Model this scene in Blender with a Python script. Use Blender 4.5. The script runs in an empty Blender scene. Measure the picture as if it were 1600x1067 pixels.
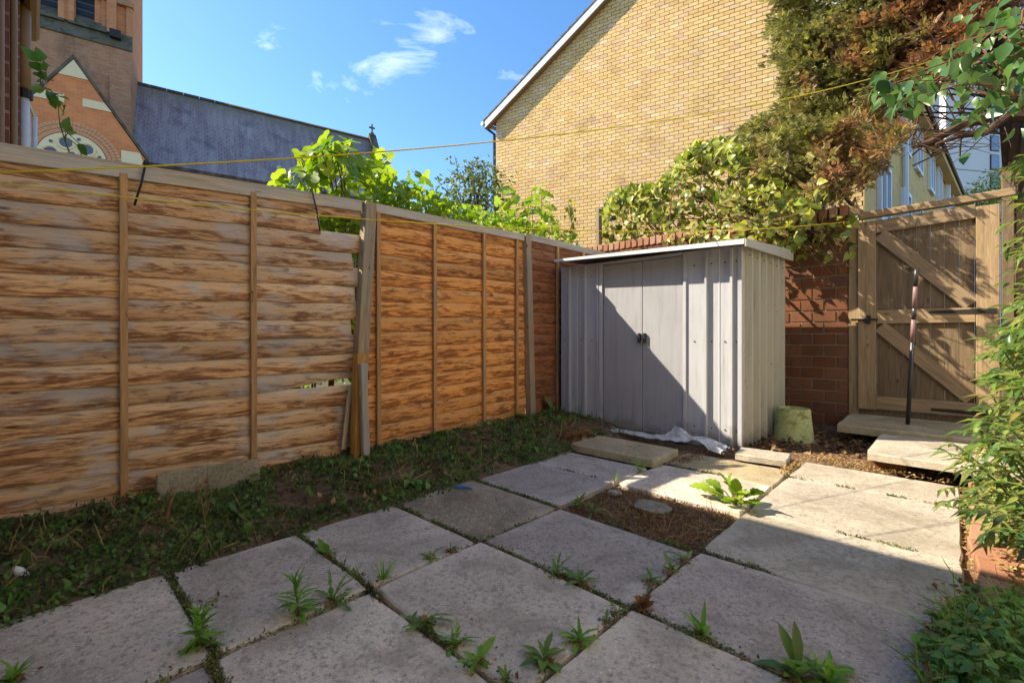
import bpy, bmesh, math, random
import numpy as np
from mathutils import Matrix, Vector, noise as mnoise
random.seed(7); rng = np.random.RandomState(11)
SC = bpy.context.scene
COL = SC.collection
# ------------------------------------------------------------------ camera
YAW = math.radians(43.8); FPX = 719.4; HZ = 525.0
cd = bpy.data.cameras.new('camera'); cam = bpy.data.objects.new('camera', cd); COL.objects.link(cam)
cam.location = (0, 0, 1.0); cam.rotation_euler = (math.pi/2, 0, YAW)
cd.sensor_width = 36; cd.lens = 36*FPX/1600; cd.shift_y = -8.5/1600
cd.clip_start = 0.02; cd.clip_end = 2000
SC.camera = cam
# ------------------------------------------------------------------ world and sun
SUN = Vector((-1.0, -0.68, 1.03)).normalized()
ELEV = math.asin(SUN.z)
world = bpy.data.worlds.new('World'); SC.world = world; world.use_nodes = True
wt = world.node_tree; wt.nodes.clear()
def wn(t, **k):
    n = wt.nodes.new(t)
    for a, b in k.items(): setattr(n, a, b)
    return n
sky = wn('ShaderNodeTexSky', sky_type='NISHITA', sun_disc=False, sun_elevation=ELEV,
         sun_rotation=math.atan2(SUN.x, SUN.y), altitude=0, air_density=1.0, dust_density=0.3, ozone_density=3.0)
tcw = wn('ShaderNodeTexCoord')
mp = wn('ShaderNodeMapping'); mp.inputs['Scale'].default_value = (1, 1, 2.1); mp.inputs['Location'].default_value = (0.32, 0.55, 0.1)
nz = wn('ShaderNodeTexNoise'); nz.inputs['Scale'].default_value = 4.2; nz.inputs['Detail'].default_value = 9; nz.inputs['Roughness'].default_value = 0.6; nz.inputs['Distortion'].default_value = 0.5
rp = wn('ShaderNodeValToRGB'); rp.color_ramp.elements[0].position = 0.57; rp.color_ramp.elements[1].position = 0.86
rp.color_ramp.elements[1].color = (0.7, 0.7, 0.7, 1)
hs = wn('ShaderNodeHueSaturation'); hs.inputs['Saturation'].default_value = 1.18
mx = wn('ShaderNodeMixRGB'); mx.inputs[2].default_value = (9.0, 9.3, 9.8, 1)
bg = wn('ShaderNodeBackground'); bg.inputs['Strength'].default_value = 0.077
ow = wn('ShaderNodeOutputWorld')
L = wt.links.new
L(tcw.outputs['Generated'], mp.inputs['Vector']); L(mp.outputs[0], nz.inputs['Vector']); L(nz.outputs['Fac'], rp.inputs[0])
L(sky.outputs[0], hs.inputs['Color']); L(hs.outputs[0], mx.inputs[1]); L(rp.outputs[0], mx.inputs[0])
L(mx.outputs[0], bg.inputs['Color']); L(bg.outputs[0], ow.inputs['Surface'])
sd = bpy.data.lights.new('sun', 'SUN'); sun = bpy.data.objects.new('sun', sd); COL.objects.link(sun)
sd.energy = 3.0; sd.angle = math.radians(0.5); sd.color = (1.0, 0.88, 0.68)
sun.rotation_euler = SUN.to_track_quat('Z', 'Y').to_euler(); sun.location = (-8, -5, 12)
vs = SC.view_settings; vs.view_transform = 'Standard'; vs.look = 'None'; vs.exposure = 1.95; vs.gamma = 1.0; vs.use_curve_mapping = False

# ------------------------------------------------------------------ measuring helpers (photo pixel -> point on a real plane)
FX, FY = -math.sin(YAW), math.cos(YAW); RX, RY = math.cos(YAW), math.sin(YAW)
def ray(px, py):
    u = (px-800)/FPX; return Vector((FX+RX*u, FY+RY*u, (HZ-py)/FPX))
O3 = Vector((0, 0, 1))
def gz(px, py, z=0.0): r = ray(px, py); return O3+r*((z-1)/r.z)
def gx(px, py, X): r = ray(px, py); return O3+r*(X/r.x)
def gy(px, py, Y): r = ray(px, py); return O3+r*(Y/r.y)
def gp(px, py, p0, n): r = ray(px, py); return O3+r*((p0-O3).dot(n)/r.dot(n))

# ------------------------------------------------------------------ node helpers
class NT:
    def __init__(s, name):
        s.m = bpy.data.materials.new(name); s.m.use_nodes = True; s.t = s.m.node_tree
        s.b = s.t.nodes['Principled BSDF']; s.out = s.t.nodes['Material Output']
    def n(s, typ, ins=None, **props):
        nd = s.t.nodes.new(typ)
        for k, v in props.items(): setattr(nd, k, v)
        for k, v in (ins or {}).items(): s.set(nd.inputs[k], v)
        return nd
    def set(s, sock, v):
        if isinstance(v, bpy.types.NodeSocket): s.t.links.new(v, sock)
        else:
            if isinstance(v, (tuple, list)) and len(v) == 3 and sock.type == 'RGBA': v = (*v, 1)
            sock.default_value = v
    def vec(s, scale=(1, 1, 1), rnd=31.0):
        tc = s.n('ShaderNodeTexCoord'); oi = s.n('ShaderNodeObjectInfo')
        mu = s.n('ShaderNodeMath', {0: oi.outputs['Random'], 1: rnd}, operation='MULTIPLY')
        ad = s.n('ShaderNodeVectorMath', {0: tc.outputs['Object'], 1: mu.outputs[0]}, operation='ADD')
        return s.n('ShaderNodeVectorMath', {0: ad.outputs[0], 1: scale}, operation='MULTIPLY').outputs[0]
    def noise(s, v, sc, det=4, rough=.55, dist=0.0):
        return s.n('ShaderNodeTexNoise', {'Vector': v, 'Scale': sc, 'Detail': det, 'Roughness': rough, 'Distortion': dist}).outputs['Fac']
    def vor(s, v, sc, feat='F1', out='Distance'):
        return s.n('ShaderNodeTexVoronoi', {'Vector': v, 'Scale': sc}, feature=feat).outputs[out]
    def ramp(s, f, stops):
        r = s.n('ShaderNodeValToRGB', {0: f}); e = r.color_ramp.elements
        while len(e) < len(stops): e.new(0.5)
        for i, (p, c) in enumerate(stops):
            e[i].position = p; e[i].color = (c, c, c, 1) if isinstance(c, (int, float)) else (*c, 1)
        return r.outputs[0]
    def mix(s, f, a, b, mode='MIX'):
        m = s.n('ShaderNodeMixRGB', blend_type=mode); s.set(m.inputs[0], f); s.set(m.inputs[1], a); s.set(m.inputs[2], b); return m.outputs[0]
    def math(s, op, a, b=0.0): return s.n('ShaderNodeMath', {0: a, 1: b}, operation=op).outputs[0]
    def bump(s, h, st=.4, d=.01):
        s.set(s.b.inputs['Normal'], s.n('ShaderNodeBump', {'Height': h, 'Strength': st, 'Distance': d}).outputs[0])
    def rand(s):   # differs for each object and each loose piece of a joined mesh
        oi = s.n('ShaderNodeObjectInfo'); ge = s.n('ShaderNodeNewGeometry')
        return s.math('FRACT', s.math('ADD', oi.outputs['Random'], ge.outputs['Random Per Island']))
    def fin(s, col, rough=.8, spec=.3, metal=0.0):
        s.set(s.b.inputs['Base Color'], col); s.set(s.b.inputs['Roughness'], rough)
        s.b.inputs['Specular IOR Level'].default_value = spec; s.b.inputs['Metallic'].default_value = metal
        return s.m

def wood(name, base, dark, grey, greylo=.5, patch=.55, axis=1, orange=None):
    m = NT(name)
    def S(al, ac): v = [ac]*3; v[axis] = al; return tuple(v)
    v1 = m.vec(S(2.2, 30)); g = m.noise(v1, 1.6, 6, .6, .6)
    v2 = m.vec(S(4.5, 17), 5.3); p = m.noise(v2, 1.0, 4, .6, 1.1)
    v3 = m.vec(S(1.0, 2.2), 9.1); w = m.noise(v3, 1.7, 4, .55, .3)
    kn = m.vor(m.vec(S(3.4, 7.5), 3.7), 1.0)
    c = m.mix(m.ramp(g, [(.3, 0.0), (.72, 1.0)]), tuple(x*.62 for x in base), tuple(min(1, x*1.22) for x in base))
    if orange: c = m.mix(m.ramp(m.noise(m.vec((.9, .9, .9), 2.0), 1.2, 3), [(.42, 0.0), (.6, .8)]), c, orange, 'MIX')
    c = m.mix(m.ramp(w, [(greylo, 0.0), (greylo+.16, .85)]), c, m.mix(g, tuple(x*.6 for x in grey), grey))
    c = m.mix(m.ramp(p, [(patch, 0.0), (patch+.05, .85), (patch+.16, 1.0)]), c, m.mix(g, dark, tuple(x*2.0 for x in dark)))
    c = m.mix(m.ramp(kn, [(.04, .85), (.09, .25), (.13, .0)]), c, tuple(x*.7 for x in dark))
    r = m.n('ShaderNodeObjectInfo').outputs['Random']
    c = m.mix(.9, c, m.ramp(r, [(0.0, (.74, .74, .76)), (1.0, (1.12, 1.08, 1.0))]), 'MULTIPLY')
    m.bump(m.math('ADD', g, m.math('MULTIPLY', kn, .35)), .5, .006)
    return m.fin(c, .78, .25)

def lapwood(name, pale, mid, deep, dark, grey, greylo):
    m = NT(name); tc = m.n('ShaderNodeTexCoord'); oi = m.n('ShaderNodeObjectInfo').outputs['Random']
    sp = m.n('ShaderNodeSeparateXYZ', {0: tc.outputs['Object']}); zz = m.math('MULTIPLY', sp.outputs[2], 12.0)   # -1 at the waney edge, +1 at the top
    grain = m.noise(m.vec((30, 2.0, 42), 31), 1.5, 6, .6, .8)
    big = m.noise(m.vec((1, .8, 1.5), 1.1), 1.6, 3, .5)
    patch = m.math('ADD', m.math('MULTIPLY', m.noise(m.vec((6, 2.3, 17), .55), 1.3, 8, .7, 1.4), .74), m.math('MULTIPLY', m.noise(m.vec((6, 9, 60), 3), 1.0, 3, .6), .28))
    kn = m.n('ShaderNodeTexVoronoi', {'Vector': m.vec((.2, 3.1, 9.0), .35), 'Scale': 1.0, 'Randomness': .95}); kd = kn.outputs['Distance']
    swirl = m.math('SINE', m.math('ADD', m.math('MULTIPLY', kd, 60.0), m.math('MULTIPLY', grain, 9.0)))
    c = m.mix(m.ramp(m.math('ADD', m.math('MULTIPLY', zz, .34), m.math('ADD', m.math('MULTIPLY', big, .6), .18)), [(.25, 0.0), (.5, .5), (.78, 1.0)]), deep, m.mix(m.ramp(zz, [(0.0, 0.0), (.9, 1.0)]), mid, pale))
    c = m.mix(m.ramp(grain, [(.34, .4), (.55, 0.0)]), c, m.mix(.5, c, dark))
    c = m.mix(m.math('MULTIPLY', m.ramp(kd, [(.0, .6), (.34, 0.0)]), m.ramp(swirl, [(.3, 0.0), (.8, .55)])), c, dark)
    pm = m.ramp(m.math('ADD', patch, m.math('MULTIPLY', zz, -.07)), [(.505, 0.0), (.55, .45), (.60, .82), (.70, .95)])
    c = m.mix(pm, c, m.mix(grain, dark, tuple(x*2.3 for x in dark)))
    gm = m.ramp(m.math('ADD', m.noise(m.vec((1, 1.6, 3), .9), 1.8, 4, .6, .4), m.math('MULTIPLY', zz, .05)), [(greylo, 0.0), (greylo+.14, .8)])
    c = m.mix(gm, c, m.mix(grain, tuple(x*.62 for x in grey), grey))
    c = m.mix(m.ramp(kd, [(.04, .95), (.075, .6), (.13, 0.0)]), c, tuple(x*.55 for x in dark))
    c = m.mix(m.ramp(m.noise(m.vec((3, 14, 160), 31), 1.0, 3, .6), [(.38, .25), (.5, 0.0)]), c, m.mix(.5, c, dark))
    c = m.mix(.9, c, m.ramp(oi, [(0.0, (.80, .79, .80)), (.5, (1.05, 1.02, .99)), (1.0, (1.25, 1.18, 1.08))]), 'MULTIPLY')
    m.bump(m.math('ADD', grain, m.math('MULTIPLY', kd, .4)), .5, .006)
    return m.fin(c, .75, .25)

def leafmat(name, cols, trans=.4, rough=.42, noise_cols=None, spec=.4):
    m = NT(name); r = m.rand()
    st = [(i/max(1, len(cols)-1), c) for i, c in enumerate(cols)]
    c = m.ramp(r, st)
    if noise_cols:
        pos = m.n('ShaderNodeNewGeometry').outputs['Position']
        f = m.noise(pos, noise_cols[0], 3, .6, .4)
        if len(noise_cols) > 4: f = m.math('ADD', f, m.math('MULTIPLY', m.math('ADD', m.n('ShaderNodeSeparateXYZ', {0: pos}).outputs[0], noise_cols[5]), noise_cols[4]))
        c = m.mix(m.ramp(f, [(noise_cols[1], 0.0), (noise_cols[1]+.14, 1.0)]), c, m.ramp(r, [(0.0, noise_cols[2]), (1.0, noise_cols[3])]))
        c = m.mix(1.0, c, m.ramp(m.noise(pos, 7.5, 3, .6, .3), [(.36, (.38, .38, .38)), (.52, (.95, .95, .95)), (.68, (1.5, 1.5, 1.45))]), 'MULTIPLY')
    v = m.vec((1, 1, 1), 5); c = m.mix(m.ramp(m.noise(v, 30, 3), [(.35, .0), (.7, .35)]), c, m.mix(.6, c, (.02, .03, .01)))
    m.fin(c, rough, spec)
    tr = m.n('ShaderNodeBsdfTranslucent', {'Color': m.mix(.55, c, (.75, .8, .1), 'MULTIPLY') if False else m.n('ShaderNodeHueSaturation', {'Color': c, 'Value': 1.5, 'Saturation': 1.1}).outputs[0]})
    ms = m.n('ShaderNodeMixShader', {0: trans, 1: m.b.outputs[0], 2: tr.outputs[0]})
    m.t.links.new(ms.outputs[0], m.out.inputs['Surface'])
    return m.m

def concrete(name, a, b, light, speck=.5, moss=None, scale=1.0, rndv=.25):
    m = NT(name); v = m.vec((1, 1, 1), 13.0)
    n1 = m.noise(v, 3.0*scale, 6, .62, .5); n2 = m.noise(v, 1.1*scale, 3, .5, .3); n3 = m.noise(v, 55, 3, .7); n4 = m.noise(v, 170, 2, .7)
    c = m.mix(m.ramp(n1, [(.33, 0.0), (.68, 1.0)]), a, b)
    c = m.mix(m.ramp(n2, [(.56, 0.0), (.70, .55)]), c, light)
    c = m.mix(m.ramp(m.noise(v, 9, 5, .7, .4), [(.58, 0.0), (.66, .4)]), c, tuple(x*.6 for x in a))
    c = m.mix(m.ramp(n3, [(.32, .75), (.5, 0.0)]), c, tuple(x*.42 for x in a))
    vo = m.n('ShaderNodeTexVoronoi', {'Vector': v, 'Scale': 70.0})
    sp = m.math('MULTIPLY', m.ramp(vo.outputs['Distance'], [(.16, 1.0), (.26, 0.0)]), m.ramp(m.n('ShaderNodeSeparateColor', {0: vo.outputs['Color']}).outputs[0], [(.55, 0.0), (.75, speck)]))
    c = m.mix(sp, c, tuple(min(.8, x*1.9) for x in light))
    c = m.mix(m.ramp(n4, [(.25, .4), (.45, 0.0)]), c, tuple(x*.35 for x in a))
    c = m.mix(m.ramp(m.noise(v, 2.3, 6, .7, .8), [(.56, 0.0), (.64, .5)]), c, tuple(x*.62 for x in a))
    c = m.mix(m.ramp(m.noise(v, 26, 4, .75, .3), [(.58, 0.0), (.66, .6)]), c, tuple(x*.5 for x in a))
    c = m.mix(m.ramp(m.noise(v, 1.6, 7, .72, 1.2), [(.50, 0.0), (.62, .5)]), c, (a[0]*.62, a[1]*.6, a[2]*.55))
    c = m.mix(m.ramp(m.noise(v, 4.5, 6, .75, 1.0), [(.63, 0.0), (.70, .55)]), c, (.50, .43, .30))
    gen = m.n('ShaderNodeTexCoord').outputs['Generated']; sg = m.n('ShaderNodeSeparateXYZ', {0: gen})
    ex = m.math('MAXIMUM', m.math('ABSOLUTE', m.math('SUBTRACT', sg.outputs[0], .5)), m.math('ABSOLUTE', m.math('SUBTRACT', sg.outputs[1], .5)))
    ed = m.math('ADD', m.math('MULTIPLY', ex, 1.0), m.math('MULTIPLY', m.noise(v, 3.4, 6, .7, .8), .5))
    c = m.mix(m.ramp(ed, [(.66, 0.0), (.78, .42), (.9, .5)]), c, light)
    if moss: c = m.mix(m.ramp(m.noise(v, 5, 5, .65, .5), [(moss[1], 0.0), (moss[1]+.12, .9)]), c, m.mix(n3, moss[0], tuple(x*1.9 for x in moss[0])))
    r = m.n('ShaderNodeObjectInfo').outputs['Random']
    c = m.mix(1.0, c, m.ramp(r, [(0.0, (1-rndv, 1-rndv, 1-rndv*.9)), (1.0, (1+rndv*.6, 1+rndv*.55, 1+rndv*.4))]), 'MULTIPLY')
    m.bump(m.math('ADD', m.math('MULTIPLY', n3, .7), n4), .8, .005)
    return m.fin(c, .88, .2)

def brickmat(name, stops, dirt=(.05, .04, .03), dlo=.55, moss=None):
    m = NT(name); v = m.vec((1, 1, 1), 21.0); r = m.rand()
    c = m.ramp(r, stops); n = m.noise(v, 42, 5, .7)
    c = m.mix(m.ramp(n, [(.35, .45), (.62, 0.0)]), c, m.mix(.55, c, dirt))
    pos = m.n('ShaderNodeNewGeometry').outputs['Position']
    c = m.mix(m.ramp(m.noise(pos, 1.3, 5, .65, .4), [(dlo, 0.0), (dlo+.2, .6)]), c, dirt)
    m.bump(m.math('ADD', n, m.noise(v, 150, 2)), .5, .004)
    return m.fin(c, .86, .2)

def plain(name, col, rough=.6, spec=.3, metal=0.0, var=.25, sc=12, dirt=None, dlo=.55, bump=.15):
    m = NT(name); v = m.vec((1, 1, 1), 17.0); n = m.noise(v, sc, 5, .65, .3)
    c = m.mix(n, tuple(x*(1-var) for x in col), tuple(min(1, x*(1+var)) for x in col))
    if dirt: c = m.mix(m.ramp(m.noise(v, sc*.6, 6, .7, .6), [(dlo, 0.0), (dlo+.1, .85)]), c, dirt)
    m.bump(m.noise(v, sc*6, 3), bump, .003)
    return m.fin(c, rough, spec, metal)

# ------------------------------------------------------------------ geometry helpers
WM = {}
def link(name, data, parent=None, mat=None, M=None):
    o = bpy.data.objects.new(name, data); COL.objects.link(o)
    if M is None: M = Matrix.Identity(4)
    o.matrix_basis = M; WM[o.name] = M.copy()
    if parent is not None:
        o.parent = parent; o.matrix_parent_inverse = WM[parent.name].inverted()
    if mat is not None and data is not None and not data.materials: data.materials.append(mat)
    return o
def tag(o, label=None, cat=None, group=None, kind=None):
    if label: o['label'] = label
    if cat: o['category'] = cat
    if group: o['group'] = group
    if kind: o['kind'] = kind
    return o
def thing(name, label, cat, loc=(0, 0, 0), group=None):
    o = link(name, None, None, None, Matrix.Translation(Vector(loc))); o.empty_display_size = .1
    return tag(o, label, cat, group)
def struct(o): o['kind'] = 'structure'; return o
def stuff(o, label=None, cat=None): o['kind'] = 'stuff'; return tag(o, label, cat)
def mesh(name, V, F, smooth=False):
    me = bpy.data.meshes.new(name); me.from_pydata([tuple(v) for v in V], [], F)
    if smooth:
        for p in me.polygons: p.use_smooth = True
    me.update(); return me
def npmesh(name, V, T, smooth=False):
    V = np.asarray(V, np.float32); T = np.asarray(T, np.int32); me = bpy.data.meshes.new(name)
    me.vertices.add(len(V)); me.vertices.foreach_set('co', V.ravel())
    k = T.shape[1]; me.loops.add(T.size); me.loops.foreach_set('vertex_index', T.ravel())
    me.polygons.add(len(T)); me.polygons.foreach_set('loop_start', np.arange(0, T.size, k, dtype=np.int32))
    if smooth: me.polygons.foreach_set('use_smooth', np.ones(len(T), bool))
    me.update(calc_edges=True); return me
class B:
    def __init__(s): s.V = []; s.F = []
    def add(s, V, F): o = len(s.V); s.V += [Vector(v) for v in V]; s.F += [tuple(i+o for i in f) for f in F]; return s
    def box(s, a, b):
        x0, y0, z0 = a; x1, y1, z1 = b
        return s.add([(x0, y0, z0), (x1, y0, z0), (x1, y1, z0), (x0, y1, z0), (x0, y0, z1), (x1, y0, z1), (x1, y1, z1), (x0, y1, z1)],
                     [(0, 3, 2, 1), (4, 5, 6, 7), (0, 1, 5, 4), (1, 2, 6, 5), (2, 3, 7, 6), (3, 0, 4, 7)])
    def tube(s, pts, rad, k=6, cap=True):
        pts = [Vector(p) for p in pts]; o = len(s.V); n = len(pts)
        if not isinstance(rad, (list, tuple)): rad = [rad]*n
        up = Vector((.13, .21, .97))
        for i, p in enumerate(pts):
            d = (pts[min(i+1, n-1)]-pts[max(i-1, 0)]).normalized()
            a = d.cross(up if abs(d.dot(up)) < .95 else Vector((1, 0, 0))).normalized(); b = d.cross(a)
            for j in range(k):
                t = 2*math.pi*j/k; s.V.append(p+(a*math.cos(t)+b*math.sin(t))*rad[i])
        for i in range(n-1):
            for j in range(k):
                s.F.append((o+i*k+j, o+i*k+(j+1) % k, o+(i+1)*k+(j+1) % k, o+(i+1)*k+j))
        if cap: s.F.append(tuple(o+j for j in range(k))); s.F.append(tuple(o+(n-1)*k+j for j in reversed(range(k))))
        return s
    def prism(s, poly, ext):   # closed outline (list of 3d points) pushed along ext
        n = len(poly); ext = Vector(ext); P = [Vector(p) for p in poly]
        return s.add(P+[p+ext for p in P], [tuple(range(n)), tuple(range(2*n-1, n-1, -1))]+[(i, (i+1) % n, n+(i+1) % n, n+i) for i in range(n)])
    def obj(s, name, mat, parent=None, smooth=False, bevel=0, M=None):
        me = mesh(name, s.V, s.F, smooth)
        bm = bmesh.new(); bm.from_mesh(me); bmesh.ops.recalc_face_normals(bm, faces=bm.faces)
        if bevel: bmesh.ops.bevel(bm, geom=bm.edges[:], offset=bevel, segments=1, affect='EDGES', profile=.5, clamp_overlap=True)
        bm.to_mesh(me); bm.free(); return link(name, me, parent, mat, M)
_bc = {}
def cboxmesh(sx, sy, sz, bev, mat, var=0):
    key = (round(sx, 3), round(sy, 3), round(sz, 3), bev, mat.name, var)
    if key not in _bc:
        b = B().box((-sx/2, -sy/2, -sz/2), (sx/2, sy/2, sz/2)); me = mesh('box', b.V, b.F)
        bm = bmesh.new(); bm.from_mesh(me); bmesh.ops.recalc_face_normals(bm, faces=bm.faces)
        if bev: bmesh.ops.bevel(bm, geom=bm.edges[:], offset=bev, segments=1, affect='EDGES', profile=.5)
        if var:
            for v in bm.verts: v.co += Vector((random.uniform(-1, 1), random.uniform(-1, 1), random.uniform(-1, 1)))*bev*.5
        bm.to_mesh(me); bm.free(); me.materials.append(mat); _bc[key] = me
    return _bc[key]
def cbox(name, size, c, mat, parent=None, rot=None, bev=.003, var=0):
    M = Matrix.Translation(Vector(c))
    if rot is not None: M = M @ rot
    return link(name, cboxmesh(*size, bev, mat, var), parent, None, M)
def beam(name, a, b, w, t, mat, parent=None, up=(1, 0, 0), bev=.003):  # timber from a to b; long axis = local z
    a, b = Vector(a), Vector(b); d = b-a; z = d.normalized(); x = Vector(up); x = (x-z*x.dot(z)).normalized(); y = z.cross(x)
    R = Matrix((x, y, z)).transposed().to_4x4()
    return link(name, cboxmesh(t, w, d.length, bev, mat), parent, None, Matrix.Translation((a+b)/2) @ R)

# leaf templates: length along +y, face +z
def leaf_strip(st, fold=.12, droop=.18, notch=0):
    V = []; F = []
    for y, w in st:
        z = -droop*y*y
        V += [(-w, y, z+fold*w*2), (0, y, z), (w, y, z+fold*w*2)]
    for i in range(len(st)-1):
        a = 3*i; b = a+3
        F += [(a, a+1, b+1), (a, b+1, b), (a+1, a+2, b+2), (a+1, b+2, b+1)]
    return np.array(V, float), np.array(F, int)
OVATE = leaf_strip([(0, .02), (.12, .2), (.35, .33), (.65, .24), (1, .0)])
HEART = leaf_strip([(-.06, .16), (.1, .36), (.3, .42), (.6, .26), (1, .0)], .15, .25)
LANCE = leaf_strip([(0, .015), (.25, .075), (.55, .085), (1, .0)], .2, .2)
TINY = (np.array([(0, 0, 0), (-.28, .45, .05), (0, 1, -.05), (.28, .45, .05)], float), np.array([(0, 3, 2), (0, 2, 1)], int))
BLADE = leaf_strip([(0, .02), (.4, .018), (.75, .012), (1, .0)], .2, .35)
DANDE = leaf_strip([(0, .02), (.15, .035), (.24, .065), (.29, .03), (.42, .095), (.47, .042), (.62, .115), (.68, .06), (.85, .075), (1, .0)], .2, .42)
BROAD = leaf_strip([(0, .015), (.2, .025), (.35, .09), (.6, .135), (.82, .095), (1, .0)], .25, .35)
def figleaf():
    pol = []
    for i in range(41):
        t = -math.pi*.93+2*math.pi*.93*i/40
        r = .36+.2*max(0, math.cos(t*2.55))**1.0*(1.0 if abs(t) < 1.9 else .55)+(.1 if abs(t) < .5 else 0)
        pol.append((math.sin(t)*r, math.cos(t)*r+.36))
    V = [(0, .36, .0)]+[(x, y, .25*abs(x)*abs(x)*2-.22*y*y) for x, y in pol]
    F = [(0, i+1, i) for i in range(1, len(pol))]
    return np.array(V, float), np.array(F, int)
FIG = figleaf()
def frond():
    V = []; F = []
    for i in range(6):
        y = i/6; l = .40*(1-y*.65)
        for sg in (-1, 1):
            o = len(V); V += [(0, y, 0), (sg*l*.45-.05, y+.22, .05*sg), (sg*l, y+l*.85, -.05), (sg*l*.6+.05*sg, y+.06, -.02)]
            F += [(o, o+1, o+2), (o, o+2, o+3)]
    o = len(V); V += [(-.04, 0, 0), (.04, 0, 0), (0, 1.15, 0)]; F += [(o, o+1, o+2)]
    return np.array(V, float), np.array(F, int)
FROND = frond()
def leafmesh(name, tp, mat):
    me = npmesh(name, tp[0], tp[1], True); me.materials.append(mat); return me
def frames(D, N):   # rotation matrices with y=D, z~N
    D = D/np.linalg.norm(D, axis=1, keepdims=True)
    X = np.cross(D, N); X /= np.linalg.norm(X, axis=1, keepdims=True)+1e-9
    Z = np.cross(X, D); return np.stack([X, D, Z], axis=2)
def scatter(tp, P, D, N, S):
    V, F = tp; Rm = frames(D, N)
    W = np.einsum('nij,kj->nki', Rm, V)*np.asarray(S)[:, None, None]+P[:, None, :]
    T = F[None]+(np.arange(len(P))*len(V))[:, None, None]
    return W.reshape(-1, 3), T.reshape(-1, 3)
def cloud(name, tp, P, D, N, S, mat, parent=None):
    W, T = scatter(tp, np.asarray(P, float), np.asarray(D, float), np.asarray(N, float), S)
    me = npmesh(name, W, T, True); return link(name, me, parent, mat)
def lmat(p, d, n, s):
    d = Vector(d).normalized(); x = d.cross(Vector(n))
    if x.length < 1e-4: x = d.cross(Vector((.3, .9, .1)))
    x.normalize(); z = x.cross(d)
    return Matrix.Translation(Vector(p)) @ Matrix((x, d, z)).transposed().to_4x4() @ Matrix.Scale(s, 4)
def rnd(n, a, b): return rng.uniform(a, b, n)
def fbm(x, y, z=0.0, sc=1.0): return mnoise.fractal(Vector((x*sc, y*sc, z*sc)), 1.0, 2.0, 4)
# ------------------------------------------------------------------ materials
W_GREY = (.36, .33, .29); W_DK = (.085, .032, .011)
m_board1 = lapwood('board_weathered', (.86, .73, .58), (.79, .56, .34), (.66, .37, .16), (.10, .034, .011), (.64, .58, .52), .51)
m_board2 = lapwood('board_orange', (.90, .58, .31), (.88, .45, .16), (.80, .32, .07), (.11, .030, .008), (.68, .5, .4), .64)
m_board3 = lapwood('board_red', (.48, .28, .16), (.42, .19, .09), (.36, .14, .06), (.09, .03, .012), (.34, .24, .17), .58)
m_batten = wood('batten_timber', (.58, .33, .14), (.09, .038, .015), W_GREY, .60, .66, 2)
m_post = wood('post_timber', (.36, .27, .17), (.09, .06, .035), (.36, .33, .28), .50, .70, 2)
m_capw = wood('cap_timber', (.54, .44, .32), (.15, .09, .05), (.56, .53, .48), .42, .66, 2)
m_wet = wood('stub_timber', (.52, .27, .07), (.09, .04, .01), (.2, .14, .06), .6, .66, 2)
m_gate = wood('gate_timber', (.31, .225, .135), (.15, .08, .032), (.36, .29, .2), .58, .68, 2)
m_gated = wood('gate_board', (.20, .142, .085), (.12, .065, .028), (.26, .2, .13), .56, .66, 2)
m_slab = concrete('paving_concrete', (.45, .385, .325), (.61, .525, .445), (.78, .68, .56), .8, None, 1.0, .28)
m_slabw = concrete('paving_path', (.40, .345, .27), (.50, .435, .35), (.60, .53, .43), .3, None, 1.0, .08)
m_aggr = concrete('aggregate_concrete', (.23, .185, .135), (.32, .27, .20), (.46, .41, .33), 1.0)
m_slabm = concrete('mossy_concrete', (.36, .29, .17), (.47, .39, .25), (.54, .47, .34), .2, ((.17, .16, .04), .60))
m_mortar = plain('mortar_grey', (.30, .25, .17), .9, .1, 0, .25, 20)
m_ymort = plain('mortar_brown', (.21, .14, .06), .9, .1, 0, .2, 20)
m_brick = brickmat('garden_brick', [(0, (.15, .058, .03)), (.4, (.19, .074, .036)), (.75, (.22, .10, .055)), (1, (.15, .068, .045))], (.06, .035, .022), .54)
m_cop = brickmat('coping_brick', [(0, (.33, .15, .085)), (.5, (.40, .2, .12)), (1, (.42, .25, .17))], (.12, .07, .05), .56)
m_yb = brickmat('yellow_brick', [(0, (.70, .48, .20)), (.35, (.76, .55, .25)), (.62, (.66, .43, .17)), (.8, (.76, .54, .30)), (.92, (.64, .41, .24)), (1, (.80, .63, .36))], (.40, .24, .10), .53)
m_yside = plain('yellow_side_brick', (.70, .48, .20), .9, .1, 0, .3, 5, (.45, .28, .12), .56)
m_soil = plain('soil_earth', (.17, .108, .065), .95, .1, 0, .5, 30, (.03, .02, .012), .5, .8)
m_moss = leafmat('moss_green', [(.07, .14, .03), (.11, .20, .04), (.16, .25, .055), (.07, .13, .035), (.2, .2, .07)], .2, .7, (3.2, .56, (.19, .13, .05), (.11, .13, .04)))
m_litter = leafmat('litter_brown', [(0.27, 0.142, 0.061), (0.135, 0.068, 0.032), (0.405, 0.257, 0.121), (0.081, 0.043, 0.027), (0.216, 0.081, 0.041)], .1, .8)
m_litg = leafmat('litter_gold', [(.42, .28, .10), (.30, .17, .06), (.5, .36, .16), (.2, .11, .05)], .15, .8)
m_dry = leafmat('dry_leaf', [(.36, .16, .06), (.24, .09, .035), (.42, .24, .11), (.14, .06, .03)], .25, .7)
m_fig = leafmat('fig_leaf_green', [(.13, .24, .022), (.24, .36, .035), (.36, .45, .06), (.10, .2, .022), (.30, .42, .07)], .42, .38)
m_ivy = leafmat('climber_leaf_green', [(.12, .19, .03), (.28, .34, .05), (.40, .42, .09), (.045, .085, .02), (.42, .40, .05), (.52, .50, .22)], .36, .34)
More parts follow.
